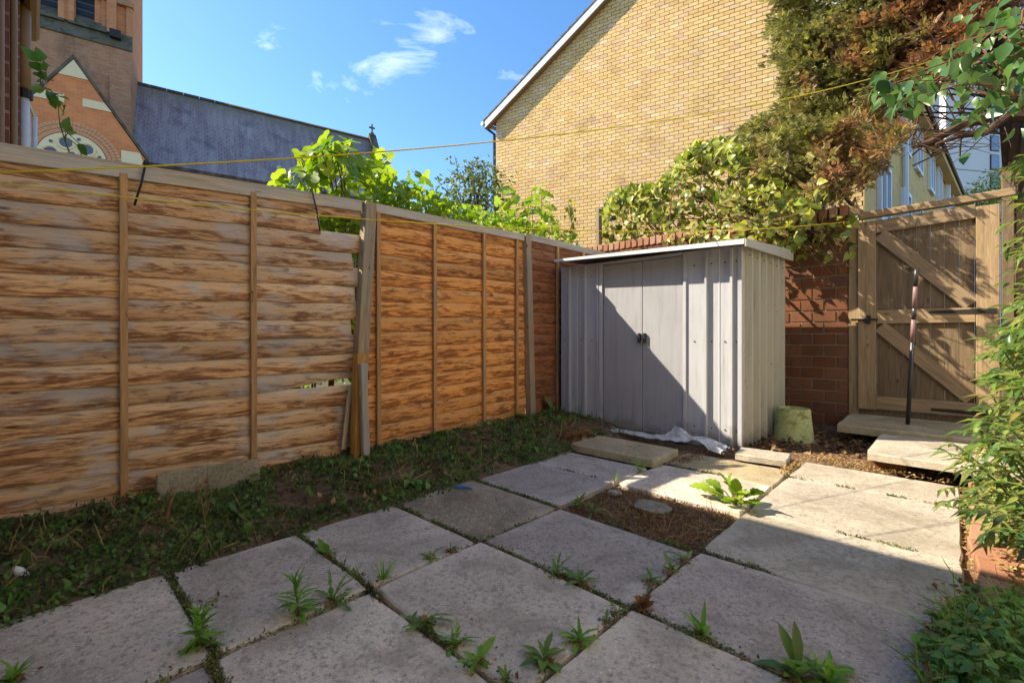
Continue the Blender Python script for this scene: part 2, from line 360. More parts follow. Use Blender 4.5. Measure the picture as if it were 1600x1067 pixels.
m_tree = leafmat('tree_leaf_green', [(0.078, 0.13, 0.036), (0.156, 0.202, 0.058), (0.221, 0.247, 0.091), (0.065, 0.117, 0.039)], .3, .5)
m_con = leafmat('conifer_frond', [(.18, .21, .05), (.30, .31, .075), (.42, .39, .12), (.13, .16, .04), (.44, .32, .11)], .25, .6, (1.9, .52, (.29, .135, .06), (.47, .27, .13), .14, 1.35))
m_darkleaf = leafmat('dark_leaf_green', [(0.041, 0.101, 0.024), (0.068, 0.155, 0.034), (0.121, 0.216, 0.047), (0.041, 0.081, 0.027)], .32, .3, None, .5)
m_shrub = leafmat('shrub_leaf_green', [(.05, .12, .03), (.09, .18, .04), (.16, .26, .05), (.30, .34, .08), (.045, .10, .03), (.38, .30, .08)], .36, .35, None, .5)
m_low = leafmat('low_leaf_green', [(.07, .19, .035), (.12, .29, .05), (.19, .37, .06), (.06, .15, .035), (.28, .33, .07)], .35, .4)
m_weed = leafmat('weed_leaf_green', [(0.093, 0.196, 0.043), (0.145, 0.272, 0.051), (0.221, 0.34, 0.076), (0.17, 0.238, 0.068)], .35, .45)
m_weedb = leafmat('weed_leaf_bright', [(0.131, 0.29, 0.043), (0.217, 0.42, 0.072), (0.29, 0.478, 0.087)], .4, .45)
m_creep = leafmat('creeping_leaf_green', [(0.078, 0.169, 0.033), (0.13, 0.247, 0.046), (0.065, 0.13, 0.033), (0.182, 0.26, 0.065)], .3, .5)
m_chard = leafmat('chard_leaf_green', [(.14, .26, .025), (.24, .38, .035), (.34, .44, .05), (.4, .42, .04)], .42, .35)
m_yleaf = leafmat('bright_bush_green', [(.30, .38, .05), (.42, .46, .08), (.22, .30, .05)], .4, .5)
m_bark = plain('bark_brown', (.10, .06, .04), .9, .1, 0, .4, 40, None, .5, .8)
m_twig = plain('twig_brown', (.16, .085, .05), .85, .1, 0, .35, 40)
m_stem = plain('stem_green', (.14, .17, .05), .7, .2, 0, .3, 30)
m_black = plain('black_iron', (.018, .016, .015), .55, .4, 0, .4, 30, (.06, .025, .012), .6)
m_pole = plain('pole_black', (.03, .03, .035), .35, .5, 0, .3, 20)
m_poleglint = plain('pole_glint_pale', (.22, .13, .13), .5, .4, 0, .3, 30)  # paler tone standing in for sun glints on the pole
m_yline = plain('yellow_cord', (.74, .58, .02), .5, .3, 0, .1, 40)
m_white = plain('white_paint', (.74, .75, .78), .5, .3, 0, .06, 8)
m_whiteg = plain('white_plastic', (.66, .67, .68), .4, .4, 0, .1, 8)
m_brownp = plain('brown_pipe', (.26, .16, .08), .5, .3, 0, .2, 8)
m_tile = brickmat('roof_tile', [(0, (.10, .08, .07)), (1, (.17, .14, .11))], (.05, .05, .03), .5)
m_glass = plain('window_glass', (.16, .19, .25), .08, .8, 0, .2, 3, None, .5, .0)
m_cpane = plain('church_pane_grey', (.13, .135, .16), .4, .3, 0, .3, 3, None, .5, .0)
m_dglass = plain('dark_window_glass', (.03, .033, .045), .15, .6, 0, .2, 3, None, .5, .0)
m_cstone = plain('cream_stone', (.86, .68, .40), .8, .2, 0, .1, 4, (.5, .38, .25), .66)
m_tower = plain('tower_render_grey', (.62, .62, .63), .8, .2, 0, .04, .3)
m_bucket = plain('mossy_bucket', (.42, .43, .18), .85, .15, 0, .55, 22, (.16, .17, .04), .52, .9)
m_cream = plain('cream_reflector', (.82, .74, .60), .85, .15, 0, .06, 3, (.6, .55, .45), .66)  # pale finish of the unseen walls, added to reflect fill light
m_stone = concrete('pale_stone', (.3, .27, .21), (.42, .38, .3), (.5, .46, .38), .1)
def shedmat(name, col, rust):
    m = NT(name); v = m.vec((1, 1, 1), 11.0); n = m.noise(v, 3, 5, .6, .3)
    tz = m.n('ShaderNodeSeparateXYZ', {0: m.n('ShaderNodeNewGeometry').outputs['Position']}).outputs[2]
    c = m.mix(n, tuple(x*.84 for x in col), tuple(min(1, x*1.08) for x in col))
    st = m.noise(m.vec((14, 14, .9), 7), 1.6, 6, .65, .3)
    c = m.mix(m.ramp(st, [(.48, 0.0), (.72, .42)]), c, tuple(x*.55 for x in col))
    c = m.mix(m.ramp(st, [(.62, 0.0), (.70, .5)]), c, (.24, .12, .05))
    sc_ = m.noise(v, 26, 5, .75, .4)
    c = m.mix(m.ramp(sc_, [(rust, 0.0), (rust+.035, .95)]), c, (.10, .04, .018))
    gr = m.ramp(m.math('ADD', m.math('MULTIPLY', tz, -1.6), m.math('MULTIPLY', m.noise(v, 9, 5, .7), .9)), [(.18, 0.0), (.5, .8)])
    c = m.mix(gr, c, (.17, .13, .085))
    m.bump(m.math('ADD', m.noise(v, 4, 2), m.math('MULTIPLY', sc_, .1)), .3, .012)
    return m.fin(c, .46, .4)
m_shed = shedmat('shed_grey_paint', (.47, .48, .51), .68)
m_shedr = shedmat('shed_cream_paint', (.50, .48, .39), .64)
m_sheddoor = shedmat('shed_door_paint', (.37, .375, .40), .71)
m_shedroof = shedmat('shed_roof_paint', (.74, .74, .75), .72)
def churchbrick(name, a, b, c2, soot, slo, mort=(.35, .24, .17)):
    m = NT(name); tc = m.n('ShaderNodeTexCoord')
    mp2 = m.n('ShaderNodeMapping', {'Vector': tc.outputs['Object'], 'Rotation': (math.pi/2, 0, 0)})
    bk = m.n('ShaderNodeTexBrick', {'Vector': mp2.outputs[0], 'Color1': (*a, 1), 'Color2': (*b, 1), 'Mortar': (*mort, 1), 'Scale': 1.0, 'Mortar Size': .012, 'Bias': .0, 'Brick Width': .34, 'Row Height': .12})
    v = tc.outputs['Object']
    c = m.mix(m.ramp(m.noise(v, 1.2, 4), [(.45, 0.0), (.62, .6)]), bk.outputs['Color'], c2)
    vs_ = m.n('ShaderNodeVectorMath', {0: v, 1: (1.0, 1.0, .28)}, operation='MULTIPLY').outputs[0]
    c = m.mix(m.ramp(m.noise(vs_, .55, 6, .7, .3), [(slo, 0.0), (slo+.18, .8)]), c, soot)
    m.bump(bk.outputs['Fac'], -.5, .02)
    return m.fin(c, .9, .1)
m_cb_or = churchbrick('church_orange_brick', (.82, .27, .09), (.72, .22, .07), (.84, .32, .12), (.30, .12, .06), .7)
m_archb = plain('arch_brick', (.70, .34, .17), .9, .1, 0, .2, 6)
m_cb_tw = churchbrick('church_tower_brick', (.68, .27, .11), (.56, .21, .085), (.70, .3, .13), (.2, .13, .09), .62)
m_cb_dk = churchbrick('church_sooty_brick', (.56, .26, .13), (.42, .19, .10), (.48, .27, .17), (.12, .09, .065), .50, (.28, .21, .15))
m_cb_ho = churchbrick('house_red_brick', (.25, .10, .055), (.20, .08, .05), (.26, .12, .07), (.09, .05, .04), .6)
def slatemat():
    m = NT('church_slate'); tc = m.n('ShaderNodeTexCoord'); v = tc.outputs['Object']
    bk = m.n('ShaderNodeTexBrick', {'Vector': v, 'Color1': (.24, .18, .195, 1), 'Color2': (.29, .22, .23, 1), 'Mortar': (.15, .115, .13, 1), 'Scale': 1.0, 'Mortar Size': .022, 'Brick Width': .34, 'Row Height': .25})
    vs_ = m.n('ShaderNodeVectorMath', {0: v, 1: (1.6, .22, 1.0)}, operation='MULTIPLY').outputs[0]
    c = m.mix(m.ramp(m.noise(vs_, 1.1, 8, .75, .4), [(.42, 0.0), (.66, .7)]), bk.outputs['Color'], (.42, .37, .36))
    c = m.mix(m.ramp(m.noise(v, .5, 5, .65), [(.52, 0.0), (.66, .6)]), c, (.10, .075, .105))
    sx = m.n('ShaderNodeSeparateXYZ', {0: v}).outputs[1]
    c = m.mix(m.math('MULTIPLY', m.ramp(m.math('MULTIPLY', sx, .125), [(.78, 0.0), (.97, .9)]), m.ramp(m.noise(vs_, 2.0, 5, .7), [(.35, .2), (.62, 1.0)])), c, (.19, .18, .12))
    m.bump(bk.outputs['Fac'], -.3, .03)
    return m.fin(c, .75, .12)
m_slate = slatemat()
def plasticmat():
    m = NT('clear_plastic'); v = m.vec((1, 1, 1), 3); n = m.noise(v, 14, 5, .7, .6)
    m.fin(m.mix(n, (.60, .62, .66), (.85, .85, .82)), .25, .6)
    tr = m.n('ShaderNodeBsdfTransparent', {'Color': (.9, .92, .95, 1)})
    ms = m.n('ShaderNodeMixShader', {0: m.ramp(n, [(.35, .6), (.65, .2)]), 1: m.b.outputs[0], 2: tr.outputs[0]})
    m.t.links.new(ms.outputs[0], m.out.inputs['Surface']); return m.m
m_plast = plasticmat()
m_ledge = plain('ledge_mossy_stone', (.15, .125, .085), .9, .1, 0, .45, 2.5, (.07, .07, .04), .5, .6)
def groundmat():
    m = NT('ground_earth'); v = m.vec((1, 1, 1), 0); n = m.noise(v, 1.5, 6, .65)
    return m.fin(m.mix(n, (.05, .06, .025), (.12, .10, .06)), .95, .1)

# ------------------------------------------------------------------ ground
XF = -3.45    # fence plane
struct(link('ground', mesh('ground', [(-600, -600, -.09), (600, -600, -.09), (600, 600, -.09), (-600, 600, -.09)], [(0, 1, 2, 3)]), None, groundmat()))
# earth under and between the slabs
def grid(name, x0, x1, y0, y1, nx, ny, hf, mat, parent=None):
    V = []; F = []
    for j in range(ny+1):
        for i in range(nx+1):
            x = x0+(x1-x0)*i/nx; y = y0+(y1-y0)*j/ny; V.append((x, y, hf(x, y)))
    for j in range(ny):
        for i in range(nx): a = j*(nx+1)+i; F.append((a, a+1, a+nx+2, a+nx+1))
    return link(name, mesh(name, V, F, True), parent, mat)
struct(grid('earth', -3.7, 1.6, -.5, 6.6, 90, 110, lambda x, y: -.030+.012*fbm(x, y, 0, 6)+(.028 if (y > 4.25 and x > -1.5 and x < -.3) else 0), m_soil))
def bank_h(x, y):
    t = min(1, max(0, (-2.36-x)/.9)); u = min(1, max(0, (y-.8)/3.0))
    return -.02+.05*min(1, t*4)+(.035+.05*u)*t+.035*(fbm(x, y, 0, 3.2))*min(1, t*3)
struct(grid('planting_bank', -3.75, -2.30, -.5, 4.6, 40, 130, bank_h, m_soil))

# ------------------------------------------------------------------ patio
patio = struct(link('patio', None)); patio.empty_display_size = .1
def slab(x0, x1, y0, y1, mat, z=0.0, th=.05, tilt=(0, 0), rag=.006, name='paving_slab', parent=patio, chips=True, rz=0):
    # outline with slightly uneven edges, worn arrises
    n = 7; pts = []
    w, h = x1-x0, y1-y0; cx, cy = (x0+x1)/2, (y0+y1)/2
    def e(): return random.uniform(-rag, rag)*.55
    for i in range(n): pts.append((-w/2+w*i/n+(e() if i else rag), -h/2+e()+(rag if i == 0 else 0)))
    for i in range(n): pts.append((w/2+e()-(rag if i == 0 else 0), -h/2+h*i/n+(e() if i else rag)))
    for i in range(n): pts.append((w/2-w*i/n-(rag if i == 0 else 0), h/2+e()-(rag if i == 0 else 0)))
    for i in range(n): pts.append((-w/2+e()+(rag if i == 0 else 0), h/2-h*i/n-(rag if i == 0 else 0)))
    N = len(pts); V = []; bv = .007
    for k, (s, zz) in enumerate([(1.0, -th), (1.0, -bv), (None, 0)]):
        for (x, y) in pts:
            if s: V.append((x*s, y*s, zz))
            else: V.append((x*(1-2*bv/w), y*(1-2*bv/h), zz+random.uniform(-.0012, .0012)))
    V.append((0, 0, 0))
    F = [(k*N+i, k*N+(i+1) % N, (k+1)*N+(i+1) % N, (k+1)*N+i) for k in range(2) for i in range(N)]
    F += [(2*N+i, 2*N+(i+1) % N, 3*N) for i in range(N)]
    M = Matrix.Translation((cx, cy, z)) @ Matrix.Rotation(tilt[0], 4, 'X') @ Matrix.Rotation(tilt[1], 4, 'Y') @ Matrix.Rotation(rz, 4, 'Z')
    return link(name, mesh(name, V, F), parent, mat, M)
g = .008
XL, XM, XR, XE = -2.40, -1.665, -.862, .03
def t(): return (random.uniform(-.008, .008), random.uniform(-.008, .008))
rowsL = [-.18, .40, .93, 1.50, 2.13, 2.75, 3.24]
for i in range(6):
    slab(XL+random.uniform(-.03, .03), XM-g, rowsL[i]+g, rowsL[i+1]-g, m_aggr if i == 3 else m_slab, random.uniform(-.004, .004), tilt=t())
rowsM = [-.18, .38, .93, 1.52, 2.135]
for i in range(4): slab(XM+g, XR-g, rowsM[i]+g, rowsM[i+1]-g, m_slab, random.uniform(-.004, .004), tilt=t())
for a, b in ((2.76, 3.43), (3.43, 3.93)): slab(XM+g, XR-g, a+g, b-g, m_slabm if a > 3 else m_slab, random.uniform(-.004, .003), tilt=t())
rowsR = [-.18, .37, .93, 1.53, 2.16]
for i in range(4): slab(XR+g, XE, rowsR[i]+g*.7, rowsR[i+1]-g*.7, m_slab, random.uniform(-.003, .003), tilt=t())
for a, b in ((2.16, 2.84), (2.84, 3.73), (3.73, 4.26)): slab(XR+g, XE, a+.003, b-.003, m_slabw, random.uniform(-.002, .003), tilt=(0, 0))
# brick edging beside the path
edging = thing('brick_edging', 'low row of red bricks edging the bed along the sunlit path', 'edging', (.16, 3, 0))
y = 1.0
while y < 4.2:
    cbox('brick', (.20, .215, .09), (.165+random.uniform(-.012, .012), y+.11, .005+random.uniform(-.01, .012)), m_cop, edging, Matrix.Rotation(random.uniform(-.06, .06), 4, 'Z') @ Matrix.Rotation(random.uniform(-.05, .05), 4, 'Y'), .006, 1)
    y += .235
# soil of the right-hand bed
struct(grid('bed_soil', .08, 1.8, .6, 6.0, 40, 110, lambda x, y: -.02+.10*min(1, max(0, (x-.22)/.4))+.03*fbm(x, y, 2, 5), m_soil))

# ------------------------------------------------------------------ garden wall, brick by brick
YW = 6.2
wall = thing('garden_wall', 'dark red brick garden wall behind the shed, topped with a brick-on-edge coping', 'wall', (-2.1, YW, 0))
WX0, WX1, WH, BL, BH = -4.4, -.828, 2.32, .2275, .1285
B().box((WX0, YW+.012, -.08), (WX1-.004, YW+.2, WH-.01)).obj('mortar_core', m_mortar, wall)
nc = int(WH/BH)
for r in range(nc):
    x = WX1-(BL/2 if r % 2 else 0); first = True
    x = WX1
    if r % 2:
        if True: cbox('brick', (BL/2-.012, .1, BH-.013), (x-BL/4, YW+.05, r*BH+BH/2), m_brick, wall, None, .004); x -= BL/2
    while x-BL > -3.75:
        if not (x-BL < -2.15 and (r+1)*BH < 1.6):   # what the shed hides wholly stays plain wall
            cbox('brick', (BL-.012, .1, BH-.013), (x-BL/2, YW+.05+random.uniform(-.003, .003), r*BH+BH/2), m_brick, wall, Matrix.Rotation(random.uniform(-.006, .006), 4, 'Y'), .004)
        x -= BL
x = WX1
while x > -4.3:
    cbox('coping_brick', (.085, .225, .115), (x-.045, YW+.095, nc*BH+.062), m_cop, wall, Matrix.Rotation(random.uniform(-.03, .03), 4, 'Y'), .008, 1); x -= .098

# ------------------------------------------------------------------ yellow brick house beyond the wall
def hp(px, py): return gp(px, py, HP0, HN)
HD = Vector((.972, .233, 0)).normalized(); HN = Vector((.233, -.972, 0)).normalized()
HP0 = ray(775, 525)*14.0+O3
HP0.z = 0
HW = 8.95; EZ = 7.62; AZ = 7.62+HW/2*.66
house = thing('yellow_brick_house', 'yellow brick house with a tall windowless gable and white bargeboard behind the garden wall', 'house', HP0)
def hpt(s, z, o=0.0): return HP0+HD*s+HN*o+Vector((0, 0, z))
SD = Vector((.073, .997, 0)).normalized()     # long side elevation runs away beside the alley
LEN = 30
core = [hpt(0, -.1, -.02), hpt(HW, -.1, -.02), hpt(HW, EZ, -.02), hpt(HW/2, AZ, -.02), hpt(0, EZ, -.02)]
hb = B().prism(core, SD*LEN); hb.obj('wall', m_ymort, house)
HBL, HBH = .226, .0945
cand = []
r = 0
while (r+1)*HBH < AZ:
    z0 = r*HBH; zc = z0+HBH/2
    lo = 0 if zc < EZ-.05 else (z0+HBH-EZ)/.66+.02
    hi = HW-lo if zc >= EZ-.05 else HW
    s = -(HBL/2 if r % 2 else 0)
    while s < hi:
        a, b = max(s, lo)+.006, min(s+HBL, hi)-.006
        if b-a > .04 and zc > 1.4: cand.append((a, b, zc))
        s += HBL
    r += 1
def screen(p):
    d = p-O3; dep = d.x*FX+d.y*FY; return 800+FPX*(d.x*RX+d.y*RY)/dep, HZ-FPX*d.z/dep
vis = []
for c in cand:
    px, py = screen(hpt((c[0]+c[1])/2, c[2]))
    if 780 < px < 1225 and 2 < py < 330 and abs((c[1]-c[0])-(HBL-.012)) < 1e-3 and c[2] < AZ-1 and not (px > 940 and py > 270) and not (px > 1170 and py > 170): vis.append((-px, c))
vis.sort(key=lambda q: q[0]); near = set(q[1] for q in vis[:300])
RH = Matrix((HD, -HN, Vector((0, 0, 1)))).transposed().to_4x4()
ym = cboxmesh(HBL-.012, .03, HBH-.012, .003, m_yb)
jb = B()
for c in cand:
    j = random.uniform(-.0025, .0025)
    if c in near:
        link('brick', ym, house, None, Matrix.Translation(hpt((c[0]+c[1])/2, c[2], -.012+j)) @ RH)
    else:
        a, b, zc = c; h = HBH/2-.006
        P = [hpt(a, zc-h, .003+j), hpt(b, zc-h, .003+j), hpt(b, zc+h, .003+j), hpt(a, zc+h, .003+j)]
        jb.add(P+[p-HN*.028 for p in P], [(0, 1, 2, 3), (0, 4, 5, 1), (1, 5, 6, 2), (2, 6, 7, 3), (3, 7, 4, 0)])
stuff(link('bricks', mesh('bricks', jb.V, jb.F), house, m_yb))
for sgn in (0, 1):   # roof slopes of lapped tiles, verge, bargeboard
    e = hpt(-.28 if sgn == 0 else HW+.28, EZ-.28*.66); a = hpt(HW/2, AZ)
    up = Vector((0, 0, 1)); sl = (a-e); n = 22
    nrm = sl.cross(SD).normalized(); nrm = nrm if nrm.z > 0 else -nrm
    rb = B()
    for k in range(n):
        p0 = e+sl*(k/n)+HN*.22; p1 = e+sl*((k+1.25)/n if k < n-1 else 1)+HN*.22
        rb.prism([p0+nrm*.16, p1+nrm*.12, p1+nrm*.10, p0+nrm*.10], SD*(LEN+.4))
    rb.obj('roof', m_tile, house)
    B().prism([e+HN*.19+up*.09, a+HN*.19+up*.11, a+HN*.19-up*.10, e+HN*.19-up*.12], -HN*.03).obj('bargeboard', m_white, house)
    B().prism([e+HN*.16-up*.10, a+HN*.16-up*.08, a+HN*.16-up*.12, e+HN*.16-up*.14], -HN*.15).obj('soffit', m_brownp, house)
ge = hpt(-.38, EZ-.16, .2)
B().tube([ge, ge+SD*LEN], .06, 8).obj('gutter', m_whiteg, house)
gd = hpt(-.06, EZ-.35, -.2); B().tube([hpt(-.38, EZ-.2, .0), hpt(-.1, EZ-.45, -.06), hpt(-.06, .0, -.06)], .045, 8).obj('downpipe', m_black, house)
# side elevation with white windows, seen along the alley
c0 = hpt(HW, 0); sn = Vector((SD.y, -SD.x, 0))
def spt(s, z, o=0.0): return c0+SD*s+sn*o+Vector((0, 0, z))
for k in range(10):
    for zf in (1.0, 3.6, 6.0):
        s = 1.2+k*2.6+(.35 if k % 2 else 0)
        w = B()
        for (a, b, z0, z1) in ((0, .10, 0, 1.35), (1.1, 1.2, 0, 1.35), (.55, .65, 0, 1.35), (.1, 1.1, 0, .1), (.1, 1.1, 1.25, 1.35)):
            w.prism([spt(s+a, zf+z0, .012), spt(s+b, zf+z0, .012), spt(s+b, zf+z1, .012), spt(s+a, zf+z1, .012)], sn*.09)
        wf = w.obj('window', m_white, house)
        B().prism([spt(s+.05, zf+.05, .02), spt(s+1.15, zf+.05, .02), spt(s+1.15, zf+1.3, .02), spt(s+.05, zf+1.3, .02)], sn*.02).obj('pane', m_glass, wf)
B().prism([spt(.0, -.1, .0), spt(LEN, -.1, .0), spt(LEN, EZ-.3, .0), spt(.0, EZ-.3, .0)], sn*.009).obj('side_wall', m_yside, house)
for k in (4.3, 14.8): B().tube([spt(k, .0, .1), spt(k, EZ, .1)], .07, 8).obj('downpipe', m_whiteg, house)
B().prism([spt(-.2, EZ-.28, .02), spt(LEN, EZ-.28, .02), spt(LEN, EZ-.05, .02), spt(-.2, EZ-.05, .02)], sn*.3).obj('fascia', m_yb, house)

# pale tower block in the far distance
tb0 = ray(1478, 525)*85+O3; tbd = Vector((RX, RY, 0)); tbd = (tbd*.98+Vector((FX, FY, 0))*.2).normalized(); tbn = Vector((tbd.y, -tbd.x, 0))
tower_b = thing('tower_block', 'pale grey tower block far beyond the gate', 'building', (tb0.x, tb0.y, 0))
def tpt(s, z, o=0.0): return Vector((tb0.x, tb0.y, 0))+tbd*s+tbn*o+Vector((0, 0, z))
B().prism([tpt(0, -.1), tpt(34, -.1), tpt(34, 62), tpt(0, 62)], -tbn*18).obj('wall', m_tower, tower_b)
for k in range(8):
    B().prism([tpt(0, 21.5+k*5.2, .01), tpt(34, 21.5+k*5.2, .01), tpt(34, 21.62+k*5.2, .01), tpt(0, 21.62+k*5.2, .01)], tbn*.02).obj('panel_joint', m_ymort, tower_b)
for k in range(9):
    for s0 in (10.5, 15.5):
        wf = B().prism([tpt(s0, 18+k*3.6, .03), tpt(s0+2.1, 18+k*3.6, .03), tpt(s0+2.1, 20.9+k*3.6, .03), tpt(s0, 20.9+k*3.6, .03)], tbn*.12).obj('window', m_black, tower_b)
        B().prism([tpt(s0+.12, 18.12+k*3.6, .16), tpt(s0+1.98, 18.12+k*3.6, .16), tpt(s0+1.98, 20.78+k*3.6, .16), tpt(s0+.12, 20.78+k*3.6, .16)], tbn*.03).obj('pane', m_glass, wf)
gl = B().prism([tpt(-5, -.1, -3), tpt(-.05, -.1, -3), tpt(-.05, 62, -3), tpt(-5, 62, -3)], -tbn*8).obj('glazed_bay', m_glass, tower_b)
for k in range(20): B().prism([tpt(-5, 3*k, -2.98), tpt(-.05, 3*k, -2.98), tpt(-.05, 3*k+.25, -2.98), tpt(-5, 3*k+.25, -2.98)], tbn*.1).obj('glazing_bar', m_black, gl)

# ------------------------------------------------------------------ church
E1 = Vector((.203, .979, 0)).normalized(); E3 = Vector((.979, -.203, 0)).normalized()
CH0 = ray(207, 525)*32.9+O3; CH0.z = 0
church = thing('brick_church', 'red brick church with square tower, rose window gable and long purple slate roof', 'church', CH0)
def cp(s, z, o=0.0): return CH0+E1*s+E3*o+Vector((0, 0, z))
def cs(px, py, o):
    q = gp(px, py, CH0+E3*o, E3)-CH0; return q.dot(E1), q.z
RC = Matrix((E1, -E3, Vector((0, 0, 1)))).transposed().to_4x4()    # local x along the church, z up, y inwards
def cobj(name, mat, b, parent=church, bevel=0, smooth=False):
    M = Matrix.Translation(CH0) @ RC; Mi = M.inverted(); b.V = [Mi @ v for v in b.V]
    return b.obj(name, mat, parent, smooth, bevel, M)
ZR = cs(207, 130, 0)[1]; SRE = cs(577, 221, 0)[0]
print('ridge', ZR, SRE)
# nave roof: built flat in its own plane (x along, y up the slope) so the slates run level
SLA = math.radians(56); RUN = 8.4
ux = E1; uy = (-E3*math.cos(SLA)+Vector((0, 0, 1))*math.sin(SLA)); uz = ux.cross(uy)
RL = (ZR-cs(577, 221, 0)[1]*0) / math.sin(SLA)
rl = RUN/math.cos(SLA)*.62
base = cp(0, ZR)-uy*8.2
MR = Matrix.Translation(base) @ Matrix((ux, uy, uz)).transposed().to_4x4()
link('roof', mesh('roof', [(-9, 0, 0), (SRE, 0, 0), (SRE, 8.2, 0), (-9, 8.2, 0), (-9, 0, -.3), (SRE, 0, -.3), (SRE, 8.2, -.3), (-9, 8.2, -.3)], [(0, 1, 2, 3), (4, 7, 6, 5), (0, 4, 5, 1), (1, 5, 6, 2), (2, 6, 7, 3)]), church, m_slate, MR)
zb = base.z; ob = 8.2*math.cos(SLA)
cobj('roof_far_slope', m_slate, B().prism([cp(-9, ZR, -.02), cp(-9, zb, -ob), cp(-9, zb-.3, -ob), cp(-9, ZR-.35, -.02)], E1*(SRE+9)))
rg = B()
for k in range(26): s0 = -9+(SRE+9)*k/26; rg.prism([cp(s0, ZR+.02, .22), cp(s0, ZR+.2, 0), cp(s0, ZR+.02, -.22), cp(s0, ZR-.1, 0)], E1*((SRE+9)/26-.02))
cobj('ridge_tiles', m_ledge, rg)
cobj('nave_wall', m_cb_dk, B().prism([cp(-9, -.1, ob-.5), cp(SRE-.2, -.1, ob-.5), cp(SRE-.2, zb, ob-.5), cp(-9, zb, ob-.5)], -E3*(2*ob-1)))
ew = B(); ew.prism([cp(SRE, -.1, ob), cp(SRE, zb-.2, ob), cp(SRE, ZR+.35, 0), cp(SRE, zb-.2, -ob), cp(SRE, -.1, -ob)], E1*.5)
cobj('end_gable_wall', m_cb_dk, ew)
for sg in (1, -1):
    cobj('gable_coping', m_cstone if False else m_ledge, B().prism([cp(SRE-.05, zb-.2, sg*ob), cp(SRE-.05, ZR+.3, sg*.0), cp(SRE-.05, ZR+.62, sg*.0), cp(SRE-.05, zb+.1, sg*(ob+.1))], E1*.65))
cr = B().box((-.06, -.06, 0), (.06, .06, .8)); cr.box((-.06, -.27, .42), (.06, .27, .54)); cr.box((-.16, -.16, -.25), (.16, .16, 0))
link('cross', mesh('cross', cr.V, cr.F), church, m_ledge, Matrix.Translation(cp(SRE+.25, ZR+.7)) @ Matrix.Rotation(-math.atan2(E1.x, E1.y), 4, 'Z'))
# tower
TO = 3.6
TR = cs(206, 100, TO)[0]; TL = TR-9.5
zl = cs(206, 79, TO)[1]      # height of the weathered offset
zl0 = zl
cobj('tower_base', m_cb_dk, B().prism([cp(TL, -.1, TO), cp(TR, -.1, TO), cp(TR, zl, TO), cp(TL, zl, TO)], -E3*9))
tu = cobj('tower_upper_wall', m_cb_tw, B().prism([cp(TL+.2, zl, TO-.75), cp(TR-.1, zl, TO-.75), cp(TR-.1, zl+16, TO-.75), cp(TL+.2, zl+16, TO-.75)], -E3*8))
lg = B(); lg.prism([cp(TL, zl-.15, TO+.04), cp(TL, zl-.1, TO+.1), cp(TL, zl+1.1, TO-.45), cp(TL, zl+.1, TO-.7)], E1*(TR-TL))
cobj('weathered_ledge', m_ledge, lg)
# pilasters and lancet openings on the upper stage
wins = [cs(139, 30, TO-.6)[0], cs(70, 10, TO-.6)[0], cs(139, 30, TO-.6)[0]-2*(cs(139, 30, TO-.6)[0]-cs(70, 10, TO-.6)[0])]
ww = .62
for k, sc_ in enumerate(wins):
    f = B()
    for a, b, o in ((-ww-.75, -ww-.28, .52), (-ww-.28, -ww, .28), (ww, ww+.28, .28), (ww+.28, ww+.75, .52)):
        f.prism([cp(sc_+a, zl+.9, TO-.76), cp(sc_+b, zl+.9, TO-.76), cp(sc_+b, zl+9, TO-.76), cp(sc_+a, zl+9, TO-.76)], E3*o)
    cobj('pilasters', m_cb_tw, f)
    ln = cobj('lancet_opening', m_dglass, B().prism([cp(sc_-ww, zl+1.55, TO-.74), cp(sc_+ww, zl+1.55, TO-.74), cp(sc_+ww, zl+9, TO-.74), cp(sc_-ww, zl+9, TO-.74)], E3*.03))
    for q in range(16): cobj('louvre', m_black, B().prism([cp(sc_-ww, zl+1.7+q*.45, TO-.70), cp(sc_+ww, zl+1.7+q*.45, TO-.70), cp(sc_+ww, zl+1.98+q*.45, TO-.73), cp(sc_-ww, zl+1.98+q*.45, TO-.73)], E3*.03), ln)
    cobj('sloping_sill', m_ledge, B().prism([cp(sc_-ww-.3, zl+.75, TO-.1), cp(sc_-ww-.3, zl+1.6, TO-.7), cp(sc_-ww-.3, zl+.7, TO-.74)], E1*(2*ww+.6)))
for s0, s1, o in ((TR-1.9, TR-.05, -.62), (TR-.32, TR, -.45)):
    cobj('corner_pilaster', m_cb_tw, B().prism([cp(s0, zl+.4, TO-.76), cp(s1, zl+.4, TO-.76), cp(s1, zl+16, TO-.76), cp(s0, zl+16, TO-.76)], E3*(.76+o)))
cobj('buttress', m_cb_dk, B().prism([cp(TR-1.05, -.1, TO), cp(TR-.02, -.1, TO), cp(TR-.02, zl-2.0, TO), cp(TR-1.05, zl-2.0, TO)], E3*.35))
zb2 = cs(206, 8, TO)[1]
cobj('string_course', m_cb_dk, B().prism([cp(TL, zb2, TO-.7), cp(TR+.05, zb2, TO-.7), cp(TR+.05, zb2+.3, TO-.7), cp(TL, zb2+.3, TO-.7)], E3*.4))
q = cs(183, 62, TO-.5); cobj('floodlight', m_black, B().prism([cp(q[0]-.3, q[1]-.22, TO-.1), cp(q[0]+.25, q[1]-.25, TO-.1), cp(q[0]+.25, q[1]+.25, TO-.1), cp(q[0]-.3, q[1]+.25, TO-.1)], E3*.35))
